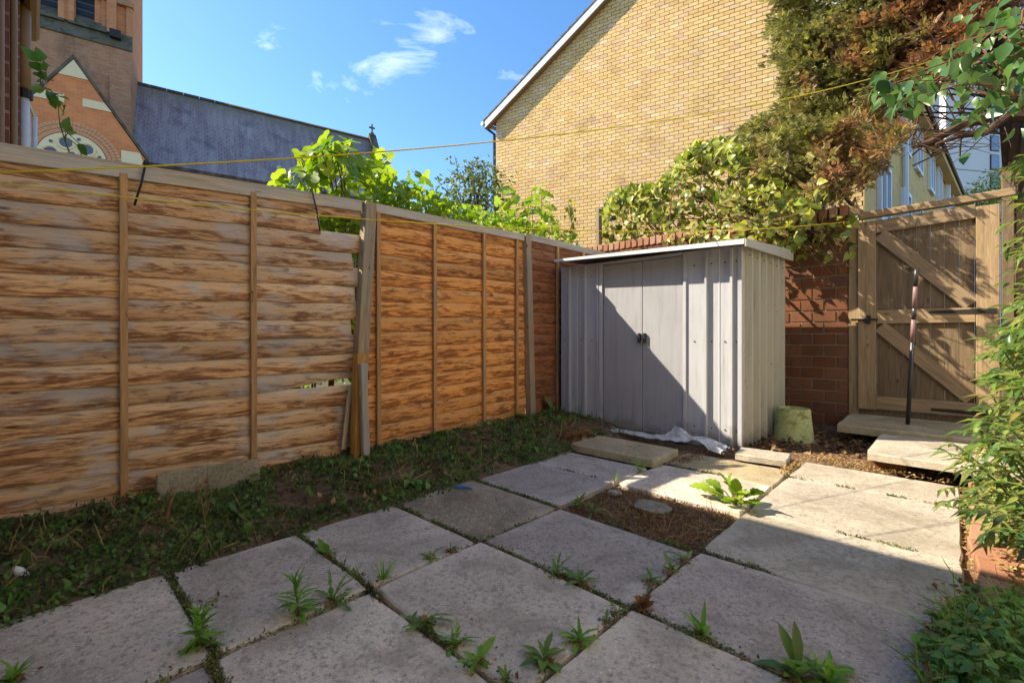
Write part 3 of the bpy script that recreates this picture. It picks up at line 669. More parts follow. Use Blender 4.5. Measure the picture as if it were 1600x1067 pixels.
# transept gable with the rose window
GO = 7.6
sa, za = cs(115, 93, GO); se, ze = cs(228, 251, GO); hwid = se-sa
gw = B().prism([cp(sa-hwid, -.1, GO), cp(se, -.1, GO), cp(se, ze, GO), cp(sa, za, GO), cp(sa-hwid, ze, GO)], -E3*.6)
cobj('transept_gable', m_cb_or, gw)
for sg in (-1, 1):
    e = sa+sg*(hwid+.12)
    cobj('gable_coping', m_ledge, B().prism([cp(e, ze-.1, GO+.08), cp(sa, za+.02, GO+.08), cp(sa, za+.26, GO+.08), cp(e, ze+.16, GO+.08)], -E3*.8))
    cobj('transept_roof', m_slate, B().prism([cp(e, ze-.15, GO-.62), cp(sa, za, GO-.62), cp(sa, za-.25, GO-.62), cp(e, ze-.4, GO-.62)], -E3*5))
def stone(poly): cobj('cream_stone', m_cstone, B().prism([cp(s, z, GO+.003) for s, z in poly], E3*.05))
sl_ = (za-ze)/hwid
stone([(sa-.62, za-.62*sl_-.02), (sa+.62, za-.62*sl_-.02), (sa, za-.04)])
for sg in (-1, 1):
    for f_, wd in ((.42, .95), (.46, .0), (.93, .9)):
        if wd: zz = za-(za-ze)*f_; ed = hwid*f_; stone([(sa+sg*(ed-.04), zz), (sa+sg*(ed-wd), zz), (sa+sg*(ed-wd), zz-.45-(.4 if f_ > .9 else 0)), (sa+sg*(ed+.3 if f_ < .9 else ed+.18), zz-.45-(.4 if f_ > .9 else 0))])
rs, rz_ = cs(114, 250, GO); rr = (cs(169, 250, GO)[0]-cs(59, 250, GO)[0])/2
def ringpts(cs_, cz, r_, n=40, o=0): return [cp(cs_+r_*math.cos(2*math.pi*i/n), cz+r_*math.sin(2*math.pi*i/n), o) for i in range(n)]
rose = cobj('rose_window', m_cstone, B().prism(ringpts(rs, rz_, rr, 40, GO+.01), E3*.10))
for ri in range(3):   # arch rings of brick
    ab = B(); r0 = rr+.04+ri*.22; n = 72
    for i in range(n):
        a0, a1 = 2*math.pi*i/n+.004, 2*math.pi*(i+1)/n-.004
        ab.prism([cp(rs+r_*math.cos(a_), rz_+r_*math.sin(a_), GO+.01) for r_, a_ in ((r0, a0), (r0+.19, a0), (r0+.19, a1), (r0, a1))], E3*(.10-.025*ri))
    cobj('brick_arch_ring', m_archb, ab, rose)
for i in range(6):
    a = math.pi/6+i*math.pi/3+.30
    cobj('pane', m_cpane, B().prism(ringpts(rs+rr*.62*math.cos(a), rz_+rr*.62*math.sin(a), rr*.215, 20, GO+.112), E3*.02), rose)
    rp2 = ringpts(rs+rr*.62*math.cos(a), rz_+rr*.62*math.sin(a), rr*.235, 20, GO+.13); cobj('tracery_ring', m_cstone, B().tube(rp2+rp2[:1], .075, 6, False), rose)
    a += math.pi/6
    cobj('pane', m_cpane, B().prism(ringpts(rs+rr*.82*math.cos(a), rz_+rr*.82*math.sin(a), rr*.06, 12, GO+.112), E3*.02), rose)
ctr = []
for i in range(48): a = 2*math.pi*i/48; ctr.append(cp(rs+rr*(.22+.06*abs(math.cos(4*a)))*math.cos(a), rz_+rr*(.22+.06*abs(math.cos(4*a)))*math.sin(a), GO+.112))
cobj('pane', m_cpane, B().prism(ctr, E3*.02), rose)

# ------------------------------------------------------------------ terrace at the camera's back (its rear wall runs off to the left)
terr = thing('terrace_house', 'red brick terrace house with downpipes at the far left edge, above the fence', 'house', (-5, -.2, 0))
B().box((-6.6, -7.0, -.1), (-3.52, -.20, 4.0)).obj('wall', m_cb_ho, terr)
B().box((-3.52, -7.0, -.1), (6.0, -.20, 4.0)).obj('reflector_wall', m_cream, terr)  # unseen stretch behind the camera, made pale to bounce light into the garden
B().box((-5.35, -.20, -.1), (-5.0, -.115, 4.0)).obj('brick_pier', m_cb_ho, terr)
B().box((-6.45, -.20, -.1), (-6.0, -.075, 4.0)).obj('brick_pier', m_cb_ho, terr)
rb = B().prism([(-6.7, .02, 4.04), (-6.7, -7.2, 4.04), (-6.7, -3.6, 6.4)], (12.8, 0, 0)); rb.obj('roof', m_tile, terr)
B().tube([(-6.7, .0, 4.02), (6.1, .0, 4.02)], .055, 8).obj('gutter', m_brownp, terr)
for x, yy, r0, ma, z0, z1 in ((-4.9, -.155, .02, m_brownp, 0, 4.0), (-5.15, -.095, .02, m_brownp, 0, 4.0), (-5.6, -.125, .03, m_whiteg, 0, 3.4), (-6.1, -.045, .042, m_brownp, 3.2, 4.0), (-6.1, -.045, .032, m_whiteg, 0, 3.25), (-6.35, .015, .022, m_whiteg, .5, 3.1)):
    B().tube([(x, yy, z0), (x, yy, z1)], r0, 10).obj('downpipe', ma, terr, True)
B().tube([(-6.1, -.04, 3.24), (-6.1, -.04, 3.16)], .05, 10).obj('pipe_collar', m_black, terr)
for z in (3.1, 2.35, 2.15): B().tube([(-6.1, -.04, z+.08), (-6.35, .015, z)], .014, 6).obj('pipe_bracket', m_whiteg, terr)

# unseen pale house added on the right to bounce warm sunlight into the shade
refl_house = thing('reflector_house', 'added pale house out of view on the right, bouncing fill light', 'house', (4.5, 4.0, 0))
B().box((2.35, -.2, -.1), (8.0, 4.9, 5.2)).obj('wall', m_cream, refl_house)
B().prism([(2.1, -.4, 5.21), (8.3, -.4, 5.21), (5.2, -.4, 7.4)], (0, 5.5, 0)).obj('roof', m_tile, refl_house)
for y0, z0 in ((3.2, 3.1), (1.2, 3.1)):
    wf = B().box((2.30, y0, z0), (2.349, y0+1.0, z0+1.2)).obj('window', m_white, refl_house); B().box((2.292, y0+.08, z0+.08), (2.299, y0+.92, z0+1.12)).obj('pane', m_glass, wf)
# ------------------------------------------------------------------ fence
def boardmesh(Ln, H, mat, seed, notch=None):
    rs_ = random.Random(seed); n = 9; V = []; F = []
    for i in range(n+1):
        y = -Ln/2+Ln*i/n; w = .010*mnoise.noise(Vector((y*3, seed*7.3, 0)))+.006*rs_.uniform(-1, 1)
        if notch and i/n > notch[0]: w += notch[1]*min(1, (i/n-notch[0])*4)
        bow = .008*mnoise.noise(Vector((y*1.3, seed*3.1, 5)))
        V += [(.005+bow, y, -H/2+w), (.005+bow*.4, y, H/2), (-.005+bow*.4, y, H/2), (-.005+bow, y, -H/2+w)]
    for i in range(n):
        a = 4*i; b = a+4
        for k in range(4): F.append((a+k, b+k, b+(k+1) % 4, a+(k+1) % 4))
    F += [(0, 1, 2, 3), (4*n+3, 4*n+2, 4*n+1, 4*n)]
    me = mesh('board', V, F); me.materials.append(mat); return me
fence = thing('lap_fence', 'long wooden lap fence of three panels down the left side of the garden', 'fence', (XF, 2.5, 0))
def fpanel(label, Y0, Y1, top, bot, nb, mat, battens, X=XF, special=None, capw=.075):
    Ln = Y1-Y0
    def zt(y): return top[0]+(top[1]-top[0])*(y-Y0)/Ln
    def zb_(y): return bot[0]+(bot[1]-bot[0])*(y-Y0)/Ln
    pn = beam('fence_panel', (X+.024, Y0, zt(Y0)-capw/2), (X+.024, Y1, zt(Y1)-capw/2), capw, .024, m_capw, fence, (1, 0, 0), .003); pn['label'] = label
    WM[pn.name] = pn.matrix_basis.copy()
    hL = (top[0]-bot[0])/nb; hR = (top[1]-bot[1])/nb
    pool = [boardmesh(Ln, hL+.032, mat, s) for s in range(7)]
    for k in range(nb):
        zl_, zr_ = bot[0]+hL*(k+.5), bot[1]+hR*(k+.5)
        sp = (special or {}).get(k); me = pool[random.randrange(7)]; y0, y1 = Y0, Y1
        if sp:
            if 'end' in sp: y1 = sp['end']; zr_ = zl_+(zr_-zl_)*(y1-Y0)/Ln
            me = boardmesh(y1-y0, hL+.032, mat, 100+k, sp.get('notch'))
        ang = math.atan2(zr_-zl_, y1-y0)+random.uniform(-.002, .002)
        M = Matrix.Translation((X, (y0+y1)/2, (zl_+zr_)/2)) @ Matrix.Rotation(ang, 4, 'X') @ Matrix.Rotation(-.125+random.uniform(-.015, .015), 4, 'Y')
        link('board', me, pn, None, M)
    for y in battens: beam('batten', (X+.028, y, zb_(y)+.0), (X+.028, y+random.uniform(-.006, .006), zt(y)-.05), .036, .024, m_batten, pn, (1, 0, 0), .002)
    beam('top_cap', (X-.002, Y0, zt(Y0)+.006), (X-.002, Y1+.01, zt(Y1)+.006), .016, .075, m_capw, pn, (1, 0, 0), .002)
    beam('bottom_rail', (X+.026, Y0, zb_(Y0)+.025), (X+.026, Y1, zb_(Y1)+.025), .045, .02, m_batten, pn, (1, 0, 0), .002)
    return pn
def fy(px, X=XF+.03): r = ray(px, 500); return X*r.y/r.x
def fz(px, py, X=XF+.02): return gx(px, py, X).z
P1a, P1b = -.20, fy(566)
fpanel('weathered brown lap fence panel, nearest, with a broken board gap at its right end', P1a, P1b,
       (fz(0, 230), fz(562, 316)), (fz(0, 836), fz(550, 735)), 16, m_board1, [fy(194), fy(397)], special={14: {'end': fy(502)}, 5: {'notch': (.62, .075)}, 12: {'end': fy(553)}, 10: {'end': fy(556)}, 8: {'end': fy(551)}})
P2a, P2b = fy(577), fy(823)
p2 = fpanel('orange brown lap fence panel between the leaning post and the shed', P2a, P2b,
       (fz(590, 322), fz(812, 367)), (fz(585, 712), fz(815, 655)), 16, m_board2, [fy(592), fy(680), fy(757), fy(808)], capw=.06)
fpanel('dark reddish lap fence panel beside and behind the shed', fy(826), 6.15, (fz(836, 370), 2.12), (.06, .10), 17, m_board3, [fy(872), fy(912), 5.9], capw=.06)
def post(label, a, b, w, t_, mat, name='fence_post', grp='fence posts'):
    par = fence if name == 'fence_post' else None
    o = beam(name, a, b, w, t_, mat, par, (1, 0, 0), .005); return tag(o, label, None if par else 'post', None if par else grp)
post('tall grey leaning fence post between the brown and the orange panel', (XF+.055, fy(552), -.05), (XF+.03, fy(577), fz(577, 320)+.01), .095, .085, m_post)
post('grey green fence post at the far end of the orange panel', (XF+.05, fy(828), -.05), (XF+.02, fy(823), fz(823, 368)+.01), .085, .085, m_post)
a = gz(560, 742, .0); post('short orange brown stub post bolted beside the leaning post', (XF+.15, fy(558, XF+.15), -.05), (XF+.12, fy(563, XF+.12), fz(565, 552, XF+.12)), .085, .075, m_wet, 'stub_post', 'short stub posts')
post('short pale grey stake in front of the leaning post', (XF+.23, fy(572, XF+.23), -.03), (XF+.21, fy(567, XF+.21), fz(567, 568, XF+.21)), .055, .045, m_capw, 'stub_post', 'short stub posts')
b_ = beam('broken_batten', (XF+.06, fy(533), fz(533, 700)), (XF+.06, fy(545), fz(545, 600)), .03, .02, m_capw, None); tag(b_, 'loose broken batten beside the gap left of the leaning post', 'batten')
post('grey square post standing behind the coping of the brick wall', gy(936, 395, 6.45), gy(936, 327, 6.45), .095, .06, m_post, 'wooden_post', None)
for (xa, ya, xb, yb, lab) in ((228, 254, 210, 321, 'black strap hanging over the left part of the near fence panel'), (487, 296, 500, 361, 'black strap hanging by the gap near the right end of the brown panel')):
    p, q = gx(xa, ya, XF+.06), gx(xb, yb, XF+.06)
    bb = B().tube([p+Vector((-.09, 0, .012)), p+Vector((-.02, 0, .015)), p, (p+q)/2+Vector((.004, .004, 0)), q], [.006]*5, 6)
    tag(bb.obj('hanging_strap', m_black, None, True), lab, 'strap')

# ------------------------------------------------------------------ shed
YS = 4.3
def sx(px, Y=YS): return gy(px, 500, Y).x
SX0, SX1 = sx(877), sx(1158); SYB = 5.62; SZ = 1.80
shed = thing('garden_shed', 'grey metal garden shed with double doors and a flat roof, corner of the patio', 'shed', ((SX0+SX1)/2, YS+.6, 0))
dl, dm, dr = sx(943, YS+.012), sx(1004.5, YS+.012), sx(1069, YS+.012); dtop, dbot = gy(1004, 408, YS).z, .06
B().box((SX0, YS, .0), (dl-.02, YS+.02, SZ)).obj('front_panel', m_shed, shed)
B().box((dr+.02, YS, .0), (SX1-.012, YS+.02, SZ)).obj('front_panel', m_shed, shed)
B().box((dl-.02, YS-.002, dtop+.006), (dr+.02, YS+.02, SZ)).obj('header_panel', m_shed, shed)
for x0, x1 in ((dl-.045, dl), (dr, dr+.03)): B().box((x0, YS-.016, .01), (x1, YS-.001, SZ-.02)).obj('door_frame', m_shed, shed, bevel=.003)
for x0, x1 in ((dl+.002, dm-.0025), (dm+.0025, dr-.002)):
    d = B().box((x0, YS+.003, dbot-.03), (x1, YS+.022, dtop)).obj('door', m_sheddoor, shed, bevel=.003)
    hx = dm-.028 if x1 < dm else dm+.03
    B().box((hx-.014, YS-.028, .93), (hx+.014, YS+.002, 1.03)).obj('handle', m_black, d, bevel=.006)
B().tube([(dm-.02, YS-.03, .975), (dm-.01, YS-.045, .93), (dm+.012, YS-.045, .93), (dm+.02, YS-.03, .975)], .006, 6).obj('padlock', m_black, shed)
for px, w, dp in ((889.5, .020, .030), (914, .022, .030), (933, .016, .02), (1103, .018, .034), (1143, .020, .034), (1155.5, .030, .012)):
    x = sx(px, YS-.02); B().prism([(x-w/2-.012, YS-.001, .01), (x-w/2, YS-dp, .01), (x+w/2, YS-dp, .01), (x+w/2+.004, YS-.001, .01)], (0, 0, SZ-.03)).obj('rib', m_shed, shed)
for px in (902, 1124): x = sx(px); B().box((x-.003, YS-.005, .01), (x+.003, YS-.0005, SZ-.02)).obj('seam', m_whiteg, shed)
pr = []; yy = YS+.002; n = 6; stp = (SYB-YS-.03)/n
for k in range(n):
    for dy, dx in ((0, 0), (.52, 0), (.60, .055), (.78, .055), (.86, 0)): pr.append((SX1+dx-.005, yy+stp*(k+dy)))
pr.append((SX1-.005, yy+stp*n))
V = [(x, y_, z if z == 0 else SZ+.11*(y_-YS)/1.5) for z in (0.0, SZ) for x, y_ in pr]; N_ = len(pr)
link('side_panel', mesh('side_panel', V, [(i, i+1, N_+i+1, N_+i) for i in range(N_-1)]), shed, m_shedr)
for k in range(7):
    yk = YS+.03+stp*min(k, n-.1); B().tube([(SX1+.03, yk+.10, 1.72), (SX1+.04, yk+.10, 1.72)], .007, 6).obj('bolt', m_black, shed)
for px in (882, 908, 925, 1085, 1112, 1133, 1151):
    for z in (.16, .95, 1.66): x = sx(px); B().tube([(x, YS-.0005, z), (x, YS-.006, z)], .007, 6).obj('screw', m_black, shed)
B().box((SX0, SYB-.02, 0), (SX1-.01, SYB, SZ)).obj('back_panel', m_shed, shed)
B().box((SX0-.004, YS+.021, 0), (SX0+.012, SYB-.021, SZ)).obj('side_panel', m_shed, shed)
rz0 = 1.862; rz1 = 1.806
RXR = -1.255
RA = [(gy(866, 405, 4.1).x, 4.1, rz0), (RXR, 4.1, rz1), (RXR, 5.66, rz1+.11), (gy(866, 405, 4.1).x, 5.66, rz0+.07)]
B().add([(x, y_, z-.012) for x, y_, z in RA]+RA, [(0, 3, 2, 1), (4, 5, 6, 7), (0, 1, 5, 4), (1, 2, 6, 5), (2, 3, 7, 6), (3, 0, 4, 7)]).obj('roof', m_shedroof, shed)
(x0, y0, z0), (x1, y1, z1) = RA[0], RA[1]
B().add([(x0, 4.096, z0+.003), (x1, 4.096, z1+.003), (x1, 4.096, z1-.04), (x0, 4.096, z0-.022), (x0, 4.11, z0+.003), (x1, 4.11, z1+.003), (x1, 4.11, z1-.04), (x0, 4.11, z0-.022)],
        [(0, 1, 2, 3), (7, 6, 5, 4), (0, 4, 5, 1), (1, 5, 6, 2), (2, 6, 7, 3), (3, 7, 4, 0)]).obj('roof_edge', m_shedroof, shed)
B().prism([(x1+.002, 4.1, z1+.004), (x1+.002, 5.66, z1+.113), (x1+.002, 5.66, z1-.0), (x1+.002, 4.1, z1-.06)], (.012, 0, 0)).obj('roof_edge', m_shedr, shed)
B().box((SX0, YS-.003, -.02), (SX1+.005, YS+.03, .022)).obj('base_rail', m_shed, shed)

# ------------------------------------------------------------------ gate and steps
def wx(px): return gy(px, 500, YW).x
def wz(px, py): return gy(px, py, YW).z
gl_, gr_ = wx(1341), wx(1562); gtop, gbot = 2.24, .22
gate = thing('garden_gate', 'old ledged and braced wooden gate streaked with sunlight', 'gate', ((gl_+gr_)/2, YW, .2))
nb = 9
for k in range(nb):
    a = gl_+.06+(gr_-gl_-.12)*k/nb; b = gl_+.06+(gr_-gl_-.12)*(k+1)/nb-.002
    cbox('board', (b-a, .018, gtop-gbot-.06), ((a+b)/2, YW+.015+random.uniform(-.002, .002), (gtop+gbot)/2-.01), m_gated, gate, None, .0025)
def gb(name, a, b, w, t_=.032, mat=m_gate, off=.018): return beam(name, (a[0], YW-off, a[1]), (b[0], YW-off, b[1]), t_, w, mat, gate, (1, 0, 0) if abs(b[0]-a[0]) < .2 else (0, 0, 1), .004)
sw = .155
gb('stile', (gl_+sw/2, gbot), (gl_+sw/2, gtop-.02), sw); gb('stile', (gr_-sw/2, gbot), (gr_-sw/2, gtop-.02), sw)
gb('top_rail', (gl_+sw+.002, gtop-.09), (gr_-sw-.002, gtop-.06), .13)
gb('middle_rail', (gl_+sw+.002, 1.20), (gr_-sw-.002, 1.20), .14); gb('bottom_rail', (gl_+sw+.002, .30), (gr_-sw-.002, .30), .13)
gb('brace', (gl_+sw+.03, gtop-.17), (gr_-sw-.03, 1.30), .125, .028, m_gate, .018); gb('brace', (gl_+sw+.03, 1.10), (gr_-sw-.03, .40), .125, .028, m_gate, .018)
for z, l0 in ((1.235, 1452), (.275, 1455)):
    x0 = wx(l0); B().prism([(x0, YW-.037, z-.012), (x0, YW-.037, z+.012), (gr_-.02, YW-.037, z+.024), (gr_-.02, YW-.037, z-.024)], (0, -.006, 0)).obj('strap_hinge', m_black, gate)
B().box((gl_-.06, YW-.055, 1.165), (gl_+.17, YW-.036, 1.185)).obj('latch', m_black, gate); B().box((gl_+.07, YW-.06, 1.13), (gl_+.11, YW-.034, 1.22)).obj('latch_plate', m_black, gate)
post('wooden gate post on the latch side against the brick wall', (wx(1334), YW+.02, 0), (wx(1334), YW+.02, 2.42), .06, .09, m_gate, 'gate_post', 'gate posts').rotation_euler
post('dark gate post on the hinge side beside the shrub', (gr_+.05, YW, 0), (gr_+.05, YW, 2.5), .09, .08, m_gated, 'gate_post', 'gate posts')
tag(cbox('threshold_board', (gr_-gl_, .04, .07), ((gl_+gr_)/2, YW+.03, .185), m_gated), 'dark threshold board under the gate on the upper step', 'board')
tag(beam('gate_lintel', (gl_-.05, YW-.01, 2.285), (gr_+.1, YW-.01, 2.31), .085, .07, m_gate, None, (0, 0, 1), .006), 'worn timber beam lying across the top of the gate', 'beam')
rf = thing('board_fence', 'wooden upright board fence right of the gate behind the shrub', 'fence', (1.0, YW, 0))
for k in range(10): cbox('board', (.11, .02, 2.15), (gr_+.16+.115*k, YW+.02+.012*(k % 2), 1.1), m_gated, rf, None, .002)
def thingslab(label, x0, x1, y0, y1, z, th, mat, tilt=(0, 0), rz=0, name='concrete_slab'):
    o = slab(x0, x1, y0, y1, mat, z, th, tilt, .008, name, None, rz=rz); return tag(o, label, 'slab', 'loose concrete slabs')
thingslab('mossy stepping slab lying in front of the shed doors', -2.42, -1.64, 3.25, 3.72, .062, .06, m_slabm)
thingslab('upper doorstep slab in shade right under the gate', -.80, .5, 5.25, 6.14, .17, .07, m_slabm)
thingslab('lower pale step slab half in sun before the gate', -.47, .42, 4.30, 5.22, .135, .055, m_slabw)
for x in (-.36, .2): tag(cbox('support_brick', (.215, .1, .11), (x, 4.46, .025), m_brick, None, Matrix.Rotation(.1, 4, 'Z'), .006, 1), 'red brick propping up the %s end of the lower step' % ('left' if x < 0 else 'right'), 'brick', 'bricks under the step')
thingslab('small broken slab piece in sun at the corner of the shed', -1.30, -.93, 3.96, 4.24, .05, .05, m_slabw, (0, 0), .12)
q1 = gx(285, 800, XF+.22)
tag(slab(-.27, .27, -.11, .11, m_slabm, 0, .045, (0, 0), .006, 'concrete_slab', None), 'pale broken slab leaning against the foot of the near fence panel', 'slab', 'loose concrete slabs').matrix_basis = Matrix.Translation((XF+.20, .76, .105)) @ Matrix.Rotation(-.03, 4, 'X') @ Matrix.Rotation(math.radians(72), 4, 'Y') @ Matrix.Rotation(math.pi/2, 4, 'Z')

# ------------------------------------------------------------------ bucket, pole, washing lines, plastic
bc = gz(1234, 690); br = thing('upturned_bucket', 'mossy green upturned bucket beside the shed', 'bucket', (bc.x, bc.y+.12, 0))
def lathe(prof, c, k=28, wob=0.0):
    V = []; F = []
    for r, z in prof:
        for j in range(k): a = 2*math.pi*j/k; rr_ = r*(1+wob*math.sin(3*a+1)); V.append((c[0]+rr_*math.cos(a), c[1]+rr_*math.sin(a), c[2]+z))
    for i in range(len(prof)-1):
        for j in range(k): F.append((i*k+j, i*k+(j+1) % k, (i+1)*k+(j+1) % k, (i+1)*k+j))
    F.append(tuple((len(prof)-1)*k+j for j in range(k))); return V, F
cb = (bc.x, bc.y+.13, .0)
V, F = lathe([(.175, .0), (.178, .012), (.168, .016), (.142, .292), (.135, .305), (.118, .305), (.112, .285), (.07, .283), (.02, .283)], cb, 28, .012); link('body', mesh('body', V, F, True), br, m_bucket)
V, F = lathe([(.185, .0), (.186, .008), (.176, .014)], cb, 28); link('rim', mesh('rim', V, F, True), br, m_bucket)
pb, pt = gz(1418, 668, .137), gy(1432, 421, 5.35)
pole = thing('metal_pole', 'thin dark pole with painted sun glints leaning in front of the gate', 'pole', pb)
def pl(t_): return pb+(pt-pb)*t_
B().tube([pl(0), pl(.56)], .017, 10).obj('lower_shaft', m_pole, pole, True); B().tube([pl(.56), pl(.70)], .018, 10).obj('painted_glint', m_poleglint, pole, True)  # pale bands put sun glints into the colour of a plain dark pole
B().tube([pl(.70), pl(.77)], .0165, 10).obj('upper_shaft', m_pole, pole, True); B().tube([pl(.77), pl(.9)], .0175, 10).obj('painted_glint', m_poleglint, pole, True); B().tube([pl(.9), pl(1)], .0165, 10).obj('upper_shaft', m_pole, pole, True)
def cable(pts, r, name, mat, label):
    tag(B().tube(pts, r, 6).obj(name, mat, None, True), label, 'cord')
# line 1 climbs from the house on the left to the tree on the right
def sagline(a, b, sag, n=28): return [a.lerp(b, i/n)-Vector((0, 0, sag*4*(i/n)*(1-i/n))) for i in range(n+1)]
A1 = O3+ray(-40, 271)*2.0; B1 = O3+ray(1560, 58)*5.4
cable(sagline(A1, B1, .30), .0042, 'washing_line', m_yline, 'upper yellow washing line rising to the conifer on the right')
A2 = O3+ray(-40, 282)*2.1; B2 = gy(1336, 345, YW-.08)
cable(sagline(A2, B2, .17), .0036, 'washing_line', m_yline, 'lower yellow washing line stretched along the fence to the gate post')
def plastic():
    V = []; F = []; nx, ny = 80, 14
    for i in range(nx+1):
        s = i/nx; pc = gz(900, 664).lerp(gz(1128, 712), s)
        for j in range(ny+1):
            t_ = j/ny-.5; w = .16+.10*max(0, s-.6)*2
            x = pc.x+.02*fbm(s*9, t_*3, 1, 1); y_ = YS-.10+t_*w-.11*s-.04*fbm(s*5, t_, 7, 1)
            z = .022+.045*abs(fbm(s*7, t_*3, 3, 1.0))+.12*math.exp(-((s-.74)/.06)**2-((t_-.1)/.4)**2)*(1+.35*fbm(s*14, t_*5, 9, 1))+.05*math.exp(-((s-.86)/.06)**2)+.02*abs(fbm(s*30, t_*12, 9, 1))
            if s < .6 and y_ < 3.73: z += .05
            V.append((x, y_, z))
    for i in range(nx):
        for j in range(ny): a = i*(ny+1)+j; F.append((a, a+1, a+ny+2, a+ny+1))
    return link('plastic_sheet', mesh('plastic_sheet', V, F, True), None, m_plast)
tag(plastic(), 'crumpled clear plastic sheet along the foot of the shed doors', 'plastic sheet')
sp = gz(1018, 792)
def rock(name, c, r, sq, mat, label, cat='stone'):
    bm = bmesh.new(); bmesh.ops.create_icosphere(bm, subdivisions=3, radius=1)
    for v in bm.verts: k = 1+.28*fbm(v.co.x+c[0]*9, v.co.y, v.co.z, 1.3); v.co = Vector((v.co.x*r*k, v.co.y*r*.75*k, v.co.z*r*sq*k))
    me = bpy.data.meshes.new(name); bm.to_mesh(me); bm.free()
    return tag(link(name, me, None, mat, Matrix.Translation(c)), label, cat)
rock('stone', (sp.x, sp.y, -.005), .105, .33, m_stone, 'pale rounded stone half buried in the bare soil square')
sp = gz(960, 768); rock('stone', (sp.x, sp.y, -.01), .05, .4, m_stone, 'small grey stone at the back edge of the bare soil square')
bl = B(); q = gz(722, 764)
for k in range(3): bl.tube([(q.x-.06+k*.01, q.y-.03+k*.012, .008+.004*k), (q.x, q.y+.004*k, .010+.004*k), (q.x+.06, q.y+.035-k*.01, .008+.004*k)], .004, 5)
tag(bl.obj('blue_wrapper', plain('blue_plastic', (.05, .16, .5), .4, .5)), 'scrap of blue plastic on the speckled slab', 'litter')
q = gz(45, 905, .03); V, F = lathe([(.015, 0), (.016, .06), (.011, .075), (.006, .085)], (0, 0, 0), 14)
tag(link('white_bottle', mesh('white_bottle', V, F, True), None, m_whiteg, Matrix.Translation((q.x, q.y, .03)) @ Matrix.Rotation(.5, 4, 'X') @ Matrix.Rotation(.3, 4, 'Y')), 'small white plastic bottle lying in the moss at the left edge', 'bottle')
# ------------------------------------------------------------------ plants
def jit(n, s): return rng.normal(0, s, (n, 3))
UP = np.array([0, 0, 1.0])
SUNV = np.array(SUN)
def profile(pts, x): return float(np.interp(x, [p[0] for p in pts], [p[1] for p in pts]))
lm_fig = [leafmesh('leaf', FIG, m_fig)]
lm_ivy = leafmesh('leaf', HEART, m_ivy); lm_dk = leafmesh('leaf', OVATE, m_darkleaf); lm_left = leafmesh('leaf', OVATE, m_low)
def leaf_tree(name, label, base, stems, lm, nleaf, sampler, size, parent_mat=m_twig, cat='tree', droop=.5, sunny=.6, rad=.014):
    tr = thing(name, label, cat, base); pts = [sampler() for _ in range(nleaf)]
    b = B(); tips = random.sample(pts, min(stems, len(pts)))
    for q in tips:
        mid = Vector(base).lerp(q, .55)+Vector((random.uniform(-.1, .1), random.uniform(-.1, .1), .06)); b.tube([base, mid, q], [rad, rad*.55, rad*.25], 5)
    stuff(b.obj('branches', parent_mat, tr))
    tw = B()
    for p in pts:
        t_ = min(tips, key=lambda q: (q-p).length); d = (p-t_)
        if d.length < 1e-3: d = Vector((0, 0, 1))
        d = d.normalized()+Vector((random.gauss(0, .7), random.gauss(0, .7), random.gauss(-droop*.4, .45)))
        nrm = Vector((random.gauss(0, .55)+SUN.x*sunny, random.gauss(0, .55)+SUN.y*sunny, random.gauss(.75, .4)))
        s = random.uniform(*size); link('leaf', lm, tr, None, lmat(p, d, nrm, s))
        tw.tube([p-d.normalized()*s*.4, p+d.normalized()*s*.1], .0025, 3, False)
    stuff(tw.obj('leaf_stalks', m_stem, tr))
    return tr
figtop = [(435, 268), (455, 258), (475, 228), (500, 220), (525, 214), (545, 216), (560, 245), (580, 238), (600, 228), (612, 262), (640, 258), (665, 262), (690, 300)]
def figs():
    while True:
        px = random.uniform(437, 690); top = profile(figtop, px); py = top+8+abs(random.gauss(0, 1))*52
        if py > 345 or (px < 480 and py > 320): continue
        if px > 605 and random.random() < .5: continue
        return gx(px, py, random.uniform(-4.7, -3.85))
leaf_tree('fig_tree', 'bright green fig tree with lobed leaves rising behind the leaning post', (-4.3, 2.35, 0), 18, lm_fig[0], 290, figs, (.095, .17), rad=.02)
figt2 = [(770, 345), (782, 295), (800, 285), (815, 320), (835, 285), (850, 292), (865, 330), (875, 350)]
def figs2():
    px = random.uniform(772, 872); return gx(px, profile(figt2, px)+5+abs(random.gauss(0, 1))*34, random.uniform(-4.6, -3.9))
leaf_tree('fig_sapling', 'small fig sapling in front of the left edge of the yellow gable', (-4.3, 4.6, 0), 9, lm_fig[0], 95, figs2, (.10, .17), rad=.014)
def thin():
    t_ = random.random(); k = random.choice([(868, 350, 862, 315), (905, 370, 888, 310), (880, 362, 900, 305)])
    return gx(k[0]+(k[2]-k[0])*t_+random.gauss(0, 4), k[1]+(k[3]-k[1])*t_+random.gauss(0, 3), -4.1)
leaf_tree('thin_sapling', 'sparse thin yellowing sapling right of the fig sapling', (-4.1, 5.3, 1.2), 3, lm_ivy, 38, thin, (.05, .08), rad=.008)
def lstem():
    t_ = random.random()**.8; return gx(122-(122-58)*t_+random.gauss(0, 7), 245-(245-95)*t_+random.gauss(0, 5), random.uniform(-3.9, -3.7))
leaf_tree('bramble_shoot', 'leafy green shoot rising above the fence before the church gable', tuple(gx(126, 290, -3.8)), 2, lm_left, 24, lstem, (.06, .10), m_stem, 'plant', rad=.006)
